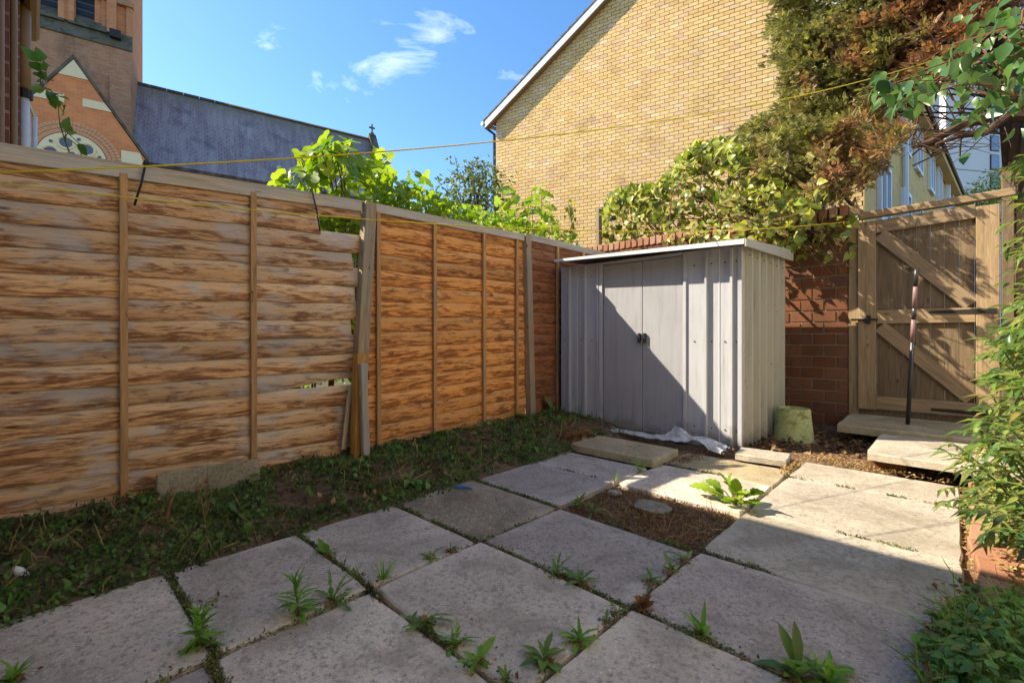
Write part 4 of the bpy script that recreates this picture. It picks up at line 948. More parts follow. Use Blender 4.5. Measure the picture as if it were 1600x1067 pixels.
# low greenery seen just over and through the fence
def hedge():
    pts = []
    for _ in range(2600):
        px = random.uniform(470, 905); top = profile([(470, 320), (560, 318), (610, 290), (660, 300), (700, 315), (770, 330), (860, 352), (905, 372)], px)
        pts.append(gx(px, top+abs(random.gauss(0, 1))*40, random.uniform(-4.9, -3.75)))
    for _ in range(700): pts.append(gx(random.uniform(395, 560), random.uniform(330, 640), random.uniform(-4.4, -3.8)))
    return np.array(pts)
P = hedge(); n = len(P)
hd = thing('neighbour_shrub', 'mixed green shrubbery showing above the fence between fig and sapling', 'shrub', (-4.3, 3, 0))
stuff(cloud('foliage', OVATE, P, jit(n, 1)+[0, 0, .1], jit(n, .6)+UP*.6+SUNV*.5, rnd(n, .05, .11), m_fig, hd))
b = B()
for _ in range(30): q = Vector(P[random.randrange(n)]); b.tube([(q.x, q.y, 0), q.lerp(Vector((q.x, q.y+.1, 0)), .5), q], [.012, .009, .003], 4)
stuff(b.obj('stems', m_twig, hd))

def broadleaf(name, label, base, blobs, nl, tp, size, mat, dens=1.0, trunk=.12, cat='tree'):
    tr = thing(name, label, cat, base); base = Vector(base); b = B(); top = Vector(blobs[0][0])
    P = []; D = []
    for (c, r) in blobs:
        c = Vector(c); mid = base.lerp(c, .5)+Vector((random.gauss(0, .1), random.gauss(0, .1), .1)); b.tube([base, mid, c], [trunk, trunk*.6, trunk*.15], 6)
        for k in range(6):
            e = c+Vector((random.gauss(0, 1), random.gauss(0, 1), random.gauss(0, .8)))*r*.55; b.tube([mid.lerp(c, random.random()), e], [trunk*.2, trunk*.04], 4)
        m_ = int(nl*r*r)
        d = rng.normal(0, 1, (m_, 3)); d /= np.linalg.norm(d, axis=1, keepdims=True); rad = r*(.55+.5*rng.rand(m_))[:, None]*(1+.25*np.sin(d[:, :1]*5+d[:, 1:2]*7))
        P.append(np.array(c)+d*rad); D.append(d)
    b.obj('trunk', m_bark, tr)
    P = np.concatenate(P); D = np.concatenate(D); n = len(P)
    stuff(cloud('crown', tp, P, D+jit(n, .8), jit(n, .6)+UP*.6+SUNV*.4, rnd(n, *size), mat, tr))
    return tr
def rp_(px, py, dep): return tuple(O3+ray(px, py)*dep)
broadleaf('garden_tree', 'small leaved dark green tree beside the edge of the yellow gable', (rp_(740, 525, 12)[0], rp_(740, 525, 12)[1], 0),
          [(rp_(735, 300, 12), .8), (rp_(760, 290, 12.2), .7), (rp_(715, 320, 12), .7), (rp_(745, 335, 11.8), .9), (rp_(700, 335, 12), .6), (rp_(750, 272, 12), .35)], 900, OVATE, (.06, .12), m_tree)
tw = B()
for k in range(9):
    a = Vector(rp_(random.uniform(715, 760), 285, 12)); e = Vector(rp_(random.uniform(695, 765), random.uniform(235, 270), 12)); tw.tube([a, a.lerp(e, .5)+Vector((0, 0, .05)), e], [.012, .008, .003], 4)
tag(tw.obj('bare_twigs', m_bark), 'few bare upright twigs above the dark tree by the gable', 'twigs')
broadleaf('sunlit_bush', 'bright yellow green bush beyond the gate below the tower block', (rp_(1560, 525, 11)[0], rp_(1560, 525, 11)[1], 0),
          [(rp_(1545, 300, 11), .42), (rp_(1580, 285, 11), .45), (rp_(1615, 285, 11), .5), (rp_(1530, 312, 11), .3), (rp_(1570, 320, 11), .6), (rp_(1520, 325, 11), .4)], 2600, OVATE, (.035, .07), m_yleaf, cat='bush', trunk=.05)

# climber on the garden wall
ivt = [(940, 330), (955, 300), (985, 292), (1030, 288), (1050, 262), (1065, 240), (1095, 222), (1130, 222), (1160, 228), (1190, 260), (1230, 300), (1260, 320)]
def ivpt():
    px = random.uniform(942, 1262); top = profile(ivt, px); py = random.uniform(top, 392) if random.random() < .6 else top+abs(random.gauss(0, 16))
    if py > 392: py = 385
    dep = YW+.05+random.uniform(-.12, .75)*(1 if py < 365 else .35)
    if px > 1120 and random.random() < .16: dep = YW-random.uniform(.1, .8)
    if py > 350 and px < 1045: dep = YW+.3+random.random()*.4
    return gy(px, py, dep)
iv = thing('wall_climber', 'large yellow green leafy climber sprawling over the brick wall above the shed', 'climbing plant', (-2.2, YW+.25, 0))
allp = [ivpt() for _ in range(2400)]
for p in allp[:260]:
    link('leaf', lm_ivy, iv, None, lmat(p, (random.gauss(0, .6), random.gauss(-.4, .5), random.gauss(-.5, .5)), (random.gauss(-.4, .5), random.gauss(-.7, .4), random.gauss(.5, .4)), random.uniform(.10, .17)))
for _ in range(60):   # boughs reaching out over the back of the shed
    px, py = random.uniform(1165, 1300), random.uniform(282, 362)
    if px > 1240 and py > 345: continue
    allp.append(gy(px, py, random.uniform(5.15, 5.95)))
P = np.array(allp[260:]); n = len(P)
stuff(cloud('foliage', HEART, P, jit(n, .8)+[0, -.3, -.4], jit(n, .7)+[-.4, -.5, .5], rnd(n, .07, .14), m_ivy, iv))
b = B()
for k in range(46):
    q = allp[random.randrange(len(allp))]; r0 = Vector((random.uniform(-3.2, -1.0), YW+.12, random.uniform(1.9, 2.45))); b.tube([r0, r0.lerp(q, .5)+Vector((random.gauss(0, .1), random.gauss(0, .1), .06)), q], [.011, .008, .003], 4)
for k in range(26):   # woody stems hanging in front of the wall toward the gate
    a = gy(random.uniform(1180, 1290), random.uniform(330, 372), YW-.1); e = gy(random.uniform(1250, 1335), random.uniform(365, 432), YW-random.uniform(.04, .4)); b.tube([a, a.lerp(e, .5)+Vector((0, -.05, random.uniform(-.03, .06))), e], [.008, .007, .003], 4)
stuff(b.obj('stems', m_twig, iv))
P = []
for k in range(130): P.append(gy(random.uniform(1035, 1245), random.uniform(345, 384), random.uniform(5.75, 6.1)))
for k in range(85): P.append(gy(random.uniform(1225, 1335), random.uniform(338, 400), YW-random.uniform(.05, .35)))
P = np.array(P); n = len(P); 
for p in P: link('leaf', lm_ivy, iv, None, lmat(p, (random.gauss(.2, .6), random.gauss(-.4, .5), random.gauss(-.4, .5)), (random.gauss(-.4, .5), random.gauss(-.6, .4), random.gauss(.5, .4)), random.uniform(.05, .11)))

# conifer
con = thing('conifer_tree', 'tall browning conifer with fine foliage above the wall and gate', 'tree', (.62, 7.9, 0))
b = B(); trunk = [(.62, 7.9, 0), (.55, 7.85, 2.2), (.5, 7.7, 3.6), (.3, 7.7, 5.4), (.2, 7.7, 8)]
b.tube(trunk, [.16, .15, .13, .11, .05], 9)
P = []; D = []
def conpt():
    while True:
        px = random.uniform(1165, 1600); py = random.uniform(-150, 335)
        left = profile([(-150, 1230), (0, 1213), (60, 1220), (110, 1235), (150, 1215), (175, 1222), (200, 1180), (240, 1158), (280, 1165), (320, 1195), (340, 1240)], py)
        right = profile([(-150, 1620), (0, 1610), (60, 1560), (110, 1510), (150, 1465), (200, 1425), (250, 1395), (290, 1370), (335, 1320)], py)
        e = 7*math.sin(py*.13)+6*math.sin(py*.041+1)
        if px < left+e or px > right: continue
        if px > right-60 and random.random() < .55: continue
        return px, py
clumps = []
for k in range(820):
    px, py = conpt(); dy = 7.0+abs(random.gauss(0, .55))
    if py > 190 and random.random() < .55: dy = random.uniform(5.9, 6.8)
    clumps.append((gy(px, py, dy), random.uniform(.08, .19)))
for k in range(10):   # lower boughs reaching forward over the wall and the back of the shed
    px, py = random.uniform(1165, 1325), random.uniform(225, 345)
    if py > 300 and px > 1290: continue
    clumps.append((gy(px, py, random.uniform(5.25, 5.95)), random.uniform(.07, .13)))
for c, r in clumps:
    root = Vector((.4, 7.75, max(2.4, c.z-.5))); dirn = (c-root).normalized(); m_ = int(2500*r*r)+24
    u = rng.normal(0, 1, (m_, 3)); u /= np.linalg.norm(u, axis=1, keepdims=True); u = u+np.array(dirn)*.5+np.array([-.15, -.1, .1])
    P.append(np.array(c)+u*r*(.25+.75*rng.rand(m_)[:, None])*[1.1, 1.1, .75]); D.append(u)
P = np.concatenate(P); D = np.concatenate(D); n = len(P); print('fronds', n)
stuff(cloud('crown', FROND, P, D+jit(n, .28), jit(n, .6)+UP*.4, rnd(n, .04, .085), m_con, con))
for c, r in clumps[::9]:
    if c.z < 3.9: continue
    s = Vector((.4, 7.72, max(2.8, c.z-random.uniform(.2, .7)))); mid = s.lerp(c, .55)+Vector((0, random.gauss(0, .12), random.gauss(-.05, .1))); b.tube([s, mid, c], [.014, .009, .003], 5)
lim = [gy(1640, 180, 7.3), gy(1560, 178, 7.2), gy(1500, 196, 7.1), gy(1455, 222, 7.0), gy(1425, 230, 6.95)]
b.tube(lim, [.085, .075, .05, .042, .02], 8)
b.tube([gy(1575, 180, 7.2), gy(1540, 208, 7.1), gy(1500, 212, 7.0), gy(1462, 226, 6.95)], [.05, .035, .03, .015], 7)
b.tube([gy(1610, 60, 7.4), gy(1520, 30, 7.2), gy(1440, 45, 7.0), gy(1390, 70, 6.9)], [.06, .045, .03, .012], 7)
for k in range(55):
    s = random.choice(lim[1:])+Vector((0, random.gauss(0, .15), random.gauss(0, .12))); px, py = random.uniform(1395, 1600), random.uniform(20, 260); e = gy(px, py, random.uniform(6.7, 7.5))
    if (e-s).length > 1.3: s = e+(s-e).normalized()*random.uniform(.3, .9)
    b.tube([s, s.lerp(e, .5)+Vector((random.gauss(0, .06), random.gauss(0, .06), random.gauss(0, .06))), e], [.009, .005, .002], 4)
ov = []
for k in range(19):   # boughs hanging forward over the wall, seen almost end-on; they stripe the gate with shade
    x = random.uniform(-2.0, -.62); z = random.uniform(2.02, 2.95)-.1*max(0, -1.2-x); y0 = random.uniform(6.3, 6.9); y1 = random.uniform(5.1, 5.75)
    if z < 2.15 and x > -1.1: y1 = 5.7
    pth = [Vector((x, y0, z+.05)), Vector((x+random.gauss(0, .02), (y0+y1)/2, z+.02)), Vector((x+random.gauss(0, .05), y1, z-.03))]; b.tube(pth, [.024, .018, .006], 5)
    for q in range(18):
        u = random.random(); p = pth[0].lerp(pth[2], u)+Vector((random.gauss(0, .022), random.gauss(0, .03), random.gauss(0, .022))); ov.append(p)
P = np.array(ov); n = len(P); stuff(cloud('hanging_sprays', FROND, P, jit(n, .5)+[0, -.8, -.1], jit(n, .6)+UP*.4, rnd(n, .07, .13), m_con, con))
b.obj('trunk', m_bark, con)

# dark climber hanging in from the upper right
oc = thing('overhanging_climber', 'dark glossy leaves of a climber hanging in at the top right corner', 'climbing plant', (.75, 4.2, 0))
pts = []
for k in range(290):
    if random.random() < .72: px, py = random.uniform(1500, 1640), random.triangular(-20, 250, 70)
    else: t_ = random.random(); px, py = 1365+t_*150+random.gauss(0, 6), 125+22*math.sin(t_*5)+random.gauss(0, 14)
    pts.append(gy(px, py, random.uniform(3.4, 4.4)))
b = B(); b.tube([(.75, 4.2, 0), (.7, 4.15, 2.0), (.55, 4.0, 3.2), tuple(gy(1600, 60, 3.9))], [.03, .026, .02, .012], 6)
for k in range(18): e = pts[random.randrange(280)]; s = gy(1600, random.uniform(0, 200), 3.9); b.tube([s, s.lerp(e, .5)+Vector((0, 0, .06)), e], [.008, .005, .002], 4)
b.tube([gy(1600, 70, 3.9), gy(1500, 110, 3.9), gy(1430, 120, 3.9), gy(1365, 140, 3.9)], [.008, .006, .005, .002], 5)
stuff(b.obj('stems', m_twig, oc))
for p in pts: link('leaf', lm_dk, oc, None, lmat(p, (random.gauss(-.2, .5), random.gauss(0, .5), random.gauss(-.6, .5)), (random.gauss(-.3, .6), random.gauss(-.4, .6), random.gauss(.6, .4)), random.uniform(.06, .115)))

# shrub on the right with feathery leaves
def pinnate(tips, base_of, npair, lsize, spread, name, label, mat, loc, parent=None, sag=.06):
    sh = thing(name, label, 'shrub', loc); b = B(); P = []; D = []; N = []; S = []
    for tip in tips:
        s = base_of(tip); mid = s.lerp(tip, .6)+Vector((random.gauss(0, .05), random.gauss(0, .05), .16)); path = []
        for i in range(13):
            u = i/12; path.append(s*(1-u)**2+mid*2*u*(1-u)+tip*u*u)
        b.tube(path[::2], [.0055, .005, .0045, .004, .003, .002, .0012], 4)
        for i in range(npair):
            u = .42+.58*i/(npair-1); p = s*(1-u)**2+mid*2*u*(1-u)+tip*u*u; d = (mid-s)*2*(1-u)+(tip-mid)*2*u; d.normalize()
            side = d.cross(Vector((random.gauss(0, .25), random.gauss(0, .25), 1))).normalized()
            for sg in (-1, 1):
                P.append(p); D.append(d*.75+side*sg*spread+Vector((0, 0, random.gauss(-.25, .25)))); N.append(Vector((random.gauss(0, .4), random.gauss(0, .4), 1))); S.append(random.uniform(*lsize))
        P.append(tip); D.append(d); N.append(Vector((0, 0, 1))); S.append(lsize[1])
    stuff(b.obj('stems', m_stem, sh))
    stuff(cloud('foliage', PINN, P, D, N, S, mat, sh)); return sh
PINN = leaf_strip([(0, .015), (.25, .12), (.5, .14), (1, .0)], .25, .35)
LANCE2 = leaf_strip([(0, .015), (.25, .085), (.55, .092), (1, .0)], .2, .25)
tips = []
for k in range(210):
    py = random.uniform(470, 860); left = profile([(470, 1590), (560, 1562), (620, 1540), (680, 1525), (740, 1505), (800, 1520), (860, 1545)], py)
    tips.append(gy(left+abs(random.gauss(0, 42))-(random.random() < .12)*random.uniform(10, 45), py, random.uniform(2.5, 3.9)))
for k in range(50): tips.append(gy(random.uniform(1572, 1625), random.uniform(240, 500), random.uniform(3.6, 4.6)))
pinnate([t_ for t_ in tips if t_.z > .06], lambda t_: Vector((max(.3, t_.x+random.uniform(.15, .6)), t_.y+random.uniform(-.25, .25), max(.06, t_.z-random.uniform(.15, .55)))), 6, (.035, .085), .85,
        'feathery_shrub', 'sunlit feathery green shrub leaning over the path at the right edge', m_shrub, (.6, 3.2, .06))
# low leafy plant at the lower right corner
lw = thing('ground_bush', 'low shaded leafy plant spilling onto the slabs in the lower right corner', 'plant', (.2, 2.0, 0))
P = []; D = []; N = []; S = []; b = B()
for k in range(950):
    px = random.uniform(1415, 1640); py = random.uniform(915, 1100); left = profile([(915, 1520), (960, 1440), (1000, 1420), (1067, 1425), (1100, 1450)], py)
    if px < left+abs(random.gauss(0, 22)): continue
    zz = random.uniform(.02, .05+.17*min(1, (px-left)/120)); p = gz(px, py, zz); b.tube([(p.x+random.gauss(.03, .03), p.y, .0), p], .0018, 3, False)
    a0 = random.uniform(0, 6.28)
    for q in range(3):
        a = a0+q*2.1+random.gauss(0, .2); P.append(p); D.append((math.cos(a), math.sin(a), random.gauss(-.1, .25))); N.append((random.gauss(0, .3), random.gauss(0, .3), 1)); S.append(random.choice((.012, .018, .026, .036))*random.uniform(.8, 1.2))
stuff(b.obj('stems', m_stem, lw)); stuff(cloud('foliage', OVATE, P, D, N, S, m_low, lw))
P = []
for k in range(420):
    px = random.uniform(1430, 1640); py = random.uniform(890, 1100)
    if px < profile([(890, 1530), (960, 1450), (1067, 1430), (1100, 1450)], py): continue
    P.append(gz(px, py, random.uniform(.0, .16)))
n = len(P); stuff(cloud('dead_stems', BLADE, P, jit(n, 1)*[1, 1, .6], jit(n, 1), rnd(n, .03, .09), m_litter, lw)); P = P[:220]; n = len(P); stuff(cloud('grass_blades', BLADE, np.array(P)*[1, 1, .5], jit(n, .7)+UP*.8, jit(n, 1), rnd(n, .06, .16), m_weedb, lw))

# ---- moss and ground cover
def mossy(npts, x0, x1, y0, y1, zf, size, mat, name, label, cat, tp=TINY, mask=None):
    x = rng.uniform(x0, x1, npts); y_ = rng.uniform(y0, y1, npts); P = []
    for a, c in zip(x, y_):
        if mask and not mask(a, c): continue
        P.append((a, c, zf(a, c)))
    P = np.array(P); n = len(P)
    return stuff(cloud(name, tp, P, jit(n, .75)+[0, 0, .55], jit(n, .8)+UP*.4, rnd(n, *size), mat), label, cat)
def bmask(x, y_): return x < -2.38+.09*fbm(x, y_, 4, 3) and fbm(x, y_, 9, 2.6) > -.08-.15*(x < -2.9) and random.random() < .9
mossy(42000, -3.42, -2.2, -.4, 4.25, lambda x, y_: bank_h(x, y_)+.012+.03*max(0, fbm(x, y_, 6, 5)), (.012, .034), m_moss, 'moss', 'dark green moss and ground cover along the foot of the fence', 'moss', TINY, bmask)
mossy(6000, -3.42, -2.36, -.4, 4.25, lambda x, y_: bank_h(x, y_)+.02+.05*max(0, fbm(x, y_, 6, 5)), (.012, .03), m_creep, 'creeping_weed', 'light green creeping weed in patches along the mossy bank', 'ground cover', OVATE, lambda x, y_: fbm(x, y_, 14, 2.2) > .12)
mossy(1500, -3.42, -2.36, -.4, 4.25, lambda x, y_: bank_h(x, y_)+.015, (.05, .14), m_litg, 'dry_stems', 'straw coloured dry stems lying on the mossy bank', 'dry stems', BLADE, lambda x, y_: fbm(x, y_, 21, 1.7) > .05)
mossy(700, -3.4, -2.4, -.3, 4.2, lambda x, y_: bank_h(x, y_)+.04, (.025, .055), m_low, 'ground_ivy', 'scattered larger green leaves on the mossy bank', 'ground cover', HEART, lambda x, y_: fbm(x, y_, 31, 3) > .15)
mossy(900, -3.42, -2.4, -.4, 4.2, lambda x, y_: bank_h(x, y_)+.02, (.018, .045), m_litter, 'leaf_litter', 'brown leaf litter strewn over the mossy bank', 'leaf litter', OVATE, lambda x, y_: fbm(x, y_, 3, 2) > 0)
mossy(5200, -1.64, -.88, 2.15, 2.75, lambda x, y_: -.022+.012*fbm(x, y_, 0, 6)+.008, (.006, .018), m_litter, 'soil_crumbs', 'dark crumbs covering the bare soil square', 'soil')
mossy(500, -1.62, -.9, 2.17, 2.73, lambda x, y_: -.008, (.04, .11), m_litg, 'soil_straw', 'dry straw and stalks strewn on the bare soil square', 'dry stems', BLADE, lambda x, y_: fbm(x, y_, 8, 3) > -.1)
mossy(420, -1.6, -.95, 2.2, 2.7, lambda x, y_: -.012, (.02, .05), m_moss, 'soil_moss', 'mossy sprigs in the bare soil square', 'moss', BLADE, lambda x, y_: fbm(x, y_, 1, 3) > .1)
joints = [((XM, -.18), (XM, 3.24)), ((XR, .0), (XR, 4.26)), ((XL, .40), (XM, .40)), ((XL, .93), (XM, .93)), ((XL, 1.5), (XM, 1.5)), ((XL, 2.13), (XM, 2.13)), ((XL, 2.75), (XM, 2.75)),
          ((XM, .38), (XR, .38)), ((XM, .93), (XR, .93)), ((XM, 1.52), (XR, 1.52)), ((XM, 2.14), (XR, 2.14)), ((XM, 3.43), (XR, 3.43)), ((XR, .93), (XE, .93)), ((XR, 1.53), (XE, 1.53)), ((XR, 2.16), (XE, 2.16)), ((XR, 2.84), (XE, 2.84)), ((XR, 3.73), (XE, 3.73))]
def jointpts(n, sp_, thr):
    P = []
    while len(P) < n:
        a, b2 = random.choice(joints); u = random.random(); x = a[0]+(b2[0]-a[0])*u+random.gauss(0, sp_); y_ = a[1]+(b2[1]-a[1])*u+random.gauss(0, sp_)
        if fbm(x, y_, 5, 2.3) > thr: P.append((x, y_, -.008 if abs(random.gauss(0, 1)) < 1 else .002))
    return np.array(P)
P = jointpts(8200, .008, -.02); n = len(P); stuff(cloud('joint_moss', TINY, P, jit(n, .6)+UP*.7, jit(n, .7), rnd(n, .007, .018), m_moss), 'thin moss growing in the joints between the slabs', 'moss')
P = jointpts(7000, .012, -.15); n = len(P); stuff(cloud('joint_litter', TINY, P+[0, 0, .004], jit(n, 1)*[1, 1, .2], jit(n, .3)+UP, rnd(n, .005, .016), m_litter), 'brown debris caught in the joints between the slabs', 'debris')
def litter(n, boxs, mat, size, label, tp=OVATE, name='leaf_litter'):
    P = []
    for _ in range(n):
        x0, x1, y0, y1, z0, z1 = random.choice(boxs); P.append((random.triangular(x0, x1), random.triangular(y0, y1), random.uniform(z0, z1)))
    P = np.array(P); stuff(cloud(name, tp, P, jit(n, 1)*[1, 1, .35], jit(n, .45)+UP, rnd(n, *size), mat), label, 'leaf litter')
litter(2600, [(-.9, .1, 4.2, 4.5, .004, .03), (-1.0, -.3, 4.26, 4.6, .005, .03), (.03, .1, 2.7, 4.2, .0, .02), (.03, .12, 2.4, 4.2, .0, .02), (-.95, -.84, 3.7, 4.3, .0, .02)], m_litg, (.008, .024), 'golden dry litter in the sun around the step and path edge', TINY)
litter(1500, [(-1.34, -.4, 4.35, 6.1, .0, .03), (-1.36, -1.0, 4.35, 4.9, .0, .05), (-.9, -.4, 4.6, 6.0, .0, .03)], m_litter, (.02, .06), 'brown leaf litter on the shaded earth between bucket and step')
litter(900, [(-1.7, -1.3, 3.95, 4.22, .0, .03), (-1.68, -1.45, 3.35, 4.0, .0, .02)], m_litter, (.008, .024), 'dark red brown litter beside the stepping slab', TINY)
litter(110, [(-2.75, -2.42, 3.25, 3.75, .02, .1)], m_dry, (.05, .10), 'heap of curled dry orange leaves left of the stepping slab')
litter(420, [(-.1, .25, 1.7, 2.6, .005, .06)], m_litter, (.012, .03), 'brown dead leaves under the low leafy plant')
litter(240, [(.1, .35, 2.3, 3.9, .04, .08)], m_litg, (.015, .04), 'golden dry leaves on the brick edging')
P = np.column_stack([rng.uniform(-2.38, 0, 240), rng.uniform(-.1, 3.2, 240), np.full(240, .003)]); stuff(cloud('slab_debris', TINY, P, jit(240, 1)*[1, 1, .1], jit(240, .2)+UP, rnd(240, .004, .014), m_litter), 'tiny dark specks of debris on the slabs', 'debris')

# ---- weeds
lmw = {k: leafmesh('leaf', tp, m) for k, (tp, m) in {'dande': (DANDE, m_weed), 'lance': (LANCE2, m_weedb), 'broad': (BROAD, m_weed), 'blade': (BLADE, m_weedb), 'dande_b': (DANDE, m_weedb), 'broad_b': (BROAD, m_weedb), 'dry': (OVATE, m_dry), 'chard': (BROAD, m_chard)}.items()}
def weed(px, py, hpx, kind, label, n=None, z=0.0, grp='weeds in the paving joints'):
    hpx *= .92
    p = gz(px, py, z); dep = (p-O3).dot(Vector((FX, FY, 0))); H = hpx*dep/FPX
    w = thing({'grass': 'grass_tuft', 'fleabane': 'tall_weed', 'dry': 'dried_weed'}.get(kind, 'rosette_weed'), label, 'weed', p, grp)
    def lf(k, pos, az, el, s): d = Vector((math.cos(az)*math.cos(el), math.sin(az)*math.cos(el), math.sin(el))); link('leaf', lmw[k], w, None, lmat(pos, d, (-d.x*d.z+random.gauss(0, .35), -d.y*d.z+random.gauss(0, .35), 1), s) @ Matrix.Diagonal((random.uniform(.65, 1.35), 1, random.uniform(.3, 1.9), 1)))
    if kind == 'grass':
        for i in range(n or 22): lf('blade', p+Vector((random.gauss(0, .006), random.gauss(0, .006), 0)), random.uniform(0, 6.28), random.uniform(.7, 1.5), H*random.uniform(.6, 1.15))
    elif kind == 'fleabane':
        tp_ = p+Vector((random.gauss(0, .01), random.gauss(0, .01), H*.8)); B().tube([p, p.lerp(tp_, .5), tp_], [.004, .003, .002], 5).obj('stem', m_stem, w)
        m_ = int((n or 26)*1.5)
        for i in range(m_):
            u = (i/m_)**1.2; lf('lance', p.lerp(tp_, u), i*2.4+random.gauss(0, .4), .1+1.15*u+random.gauss(0, .25), H*(.62-.25*u)*random.uniform(.8, 1.15))
    else:
        m_ = int((n or 11)*1.6); k = kind if kind in lmw else 'dande'
        for i in range(m_): lf(k, p+Vector((0, 0, .004)), i*2.4+random.gauss(0, .3), random.choice([.08, .25, .55, .9, 1.2])+random.gauss(0, .15), H*random.choice((.35, .6, .9, 1.15))*random.uniform(.8, 1.2))
        alt = random.choice(('dande', 'broad', 'lance', 'blade'))
        for i in range(6): lf(alt, p+Vector((random.gauss(0, H*.25), random.gauss(0, H*.25), .003)), random.uniform(0, 6.28), random.uniform(.1, 1.0), H*random.uniform(.25, .6))
        for i in range(3): lf('dry', p+Vector((0, 0, .004)), random.uniform(0, 6.28), .1, H*.5)
    return w
WEEDS = [(315, 1008, 72, 'fleabane', 'tall spiky weed at the slab corner at lower left', 34), (467, 958, 74, 'fleabane', 'tall leafy weed left of the rosette on the second slab joint', 22), (520, 940, 42, 'dande', 'dark toothed rosette right of the tall leafy weed', 12),
 (512, 868, 26, 'broad_b', 'small bright tuft on the mossy joint near the bank', 9), (598, 906, 50, 'grass', 'fine grass tuft at the crossing of the slab joints', 26), (555, 900, 26, 'grass', 'short grassy sprig just left of the fine grass tuft', 14),
 (662, 975, 48, 'dande', 'upright dandelion with spreading red stalks in the centre joint', 9), (710, 1008, 32, 'dande_b', 'dense pale rosette below the upright dandelion', 18), (747, 1036, 34, 'broad_b', 'yellow green rosette below the dense pale one', 14), (790, 1066, 26, 'broad', 'small weed cut by the lower frame edge at centre', 8),
 (850, 1036, 42, 'broad', 'broad leaved weed at the lower centre joint', 14), (905, 1002, 36, 'broad_b', 'leafy weed above the broad leaved one on the same joint', 12), (870, 900, 32, 'dande', 'left one of the dark dandelion pair in the middle slab joint', 14), (907, 912, 36, 'dande', 'right one of the dark dandelion pair in the middle slab joint', 9),
 (962, 960, 16, 'broad', 'tiny weed just left of the red brown dried clump', 8), (948, 972, 14, 'broad', 'tiny weed second left of the red brown dried clump', 7), (1018, 908, 22, 'dande', 'flat toothed weed on the joint below the soil square', 12), (1048, 892, 24, 'broad', 'small weed on the joint between the flat one and the soil corner', 9), (1068, 876, 24, 'dande', 'dandelion at the near corner of the soil square', 9),
 (1096, 992, 44, 'lance_', 'pale upright weed with brown roots on the right joint', 12), (1172, 884, 18, 'blade_', 'small pale tuft on the joint near the sunlit edge', 14), (1248, 1062, 62, 'broad', 'large broad leaved weed at the lower right joint', 12), (1300, 1072, 62, 'broad_b', 'bright bushy weed at the lower frame edge right of the large one', 20),
 (18, 1066, 44, 'lance', 'bright leafy weed at the lower left corner', 24), (672, 872, 20, 'dande_b', 'small weed on the upper middle joint', 10), (703, 862, 16, 'broad', 'tiny green sprig right along the upper middle joint', 8), (960, 752, 22, 'grass', 'small grass sprig at the far corner of the soil square', 12), (1000, 738, 58, 'grass', 'tall thin sprig before the stepping slab', 8),
 (925, 800, 26, 'dande', 'green weed at the left corner of the soil square', 10), (905, 788, 22, 'broad', 'small leafy weed at the left edge of the soil square', 8), (1002, 950, 22, 'dry', 'red brown dried clump at the joint crossing', 26), (335, 940, 14, 'grass', 'short moss grass on the left slab joint', 14)]
for (px, py, h, k, lab, n) in WEEDS:
    kk = {'lance_': 'lance', 'blade_': 'grass'}.get(k, k); weed(px, py, h, kk, lab, n)
for (px, py, h, lab) in ((370, 805, 40, 'bright three leaved seedling before the leaning slab'), (640, 752, 40, 'fresh green ivy leaved seedling by the pale stake'), (770, 690, 40, 'pale green seedling at the foot of the orange panel'), (835, 665, 50, 'dense leafy weed at the end of the bank by the shed'), (866, 655, 50, 'leafy weed against the left front corner of the shed'), (40, 885, 50, 'broad green seedling at the left edge of the bank')):
    weed(px, py, h*.62, 'broad', lab, 9, .05, 'weeds on the mossy bank')
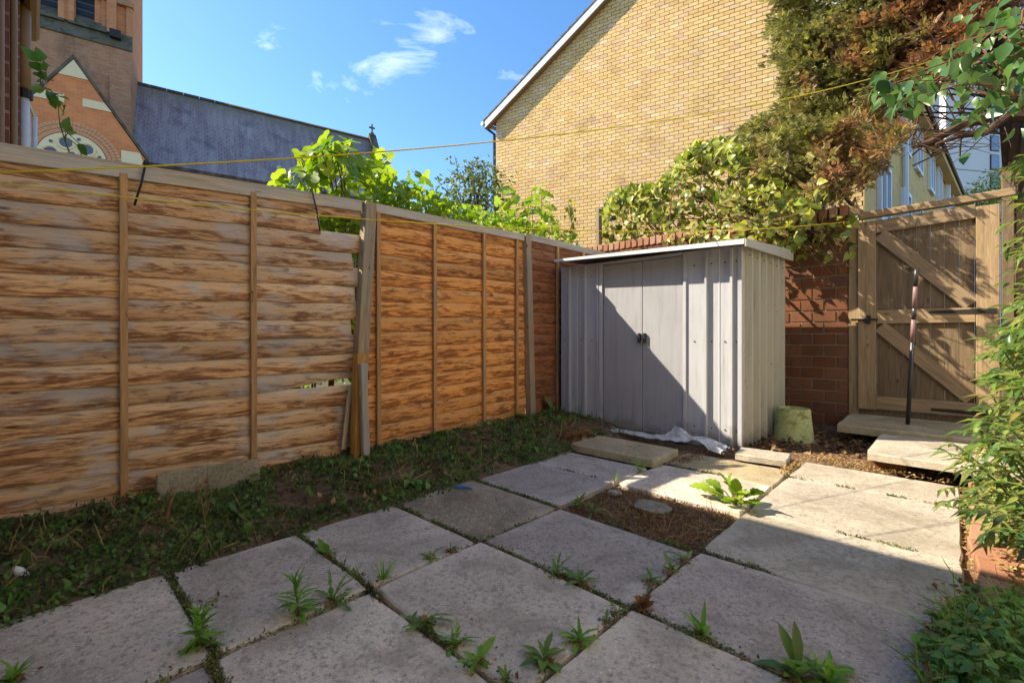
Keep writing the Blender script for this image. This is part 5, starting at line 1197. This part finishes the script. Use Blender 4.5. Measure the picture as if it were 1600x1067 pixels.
for (px, py, h, lab) in ((255, 830, 60, 'dried orange weed stalk left of the leaning slab'), (320, 815, 70, 'dried orange weed stalk in front of the leaning slab')):
    p = gz(px, py, .05); w = thing('dried_stalk', lab, 'weed', p); dep = (p-O3).dot(Vector((FX, FY, 0))); H = h*dep/FPX
    for k in range(5):
        e = p+Vector((random.gauss(0, .03), random.gauss(0, .03), H*random.uniform(.6, 1.3))); B().tube([p, p.lerp(e, .5)+Vector((.01, 0, 0)), e], [.003, .0025, .001], 4).obj('stalk', m_dry, w)
    for k in range(14): link('leaf', lmw['dry'], w, None, lmat(p+Vector((random.gauss(0, .025), random.gauss(0, .025), random.uniform(0, H))), (random.gauss(0, 1), random.gauss(0, 1), random.gauss(0, .6)), (0, 0, 1), random.uniform(.015, .035)))
P = []
for (px, py, h, k, lab, n) in WEEDS:
    q = gz(px, py)
    for _ in range(34): P.append((q.x+random.gauss(0, .022), q.y+random.gauss(0, .022), .004+abs(random.gauss(0, .004))))
P = np.array(P); n = len(P); stuff(cloud('root_litter', TINY, P, jit(n, 1)*[1, 1, .4], jit(n, .5)+UP, rnd(n, .006, .020), m_litter), 'crumbs of earth and dead leaf around the feet of the weeds', 'debris')
# chard plant at the corner of the soil square
cb_ = gz(1148, 790); ch = thing('chard_plant', 'large crinkled yellow green leafy plant at the right corner of the soil square', 'plant', cb_)
for i in range(17):
    az = random.uniform(2.6, 5.2) if i < 12 else random.uniform(0, 6.28); el = random.choice((.15, .3, .7, 1.1)); rr_ = random.uniform(.06, .17)
    # leaves lie mostly to the left of the crown
    e = cb_+Vector((math.cos(az+.6)*math.cos(el)*rr_*1.2, math.sin(az+.6)*math.cos(el)*rr_*.6+.02, .02+math.sin(el)*rr_)); d = e-cb_; s = random.uniform(.07, .125)
    B().tube([cb_, cb_.lerp(e, .5)+Vector((0, 0, .02)), e], [.005, .004, .003], 5).obj('stalk', m_stem, ch)
    V = []; F = []; n = 12
    for a in range(n+1):
        y_ = a/n; wd = .40*math.sin(math.pi*min(1, y_*.93+.05))**.7*(1+.10*math.sin(a*2.7+i))
        for b2 in range(-3, 4): V.append((wd*b2/3, y_, .16*abs(b2/3)*wd-.35*y_*y_+.055*math.sin(a*1.9+b2*2.3+i)))
    for a in range(n):
        for b2 in range(6): k = a*7+b2; F.append((k, k+1, k+8, k+7))
    link('leaf', mesh('leaf', V, F, True), ch, m_chard, lmat(e-d.normalized()*.02, Vector((d.x, d.y, d.z*.6+.02)), (random.gauss(0, .4), random.gauss(0, .4), 1), s))
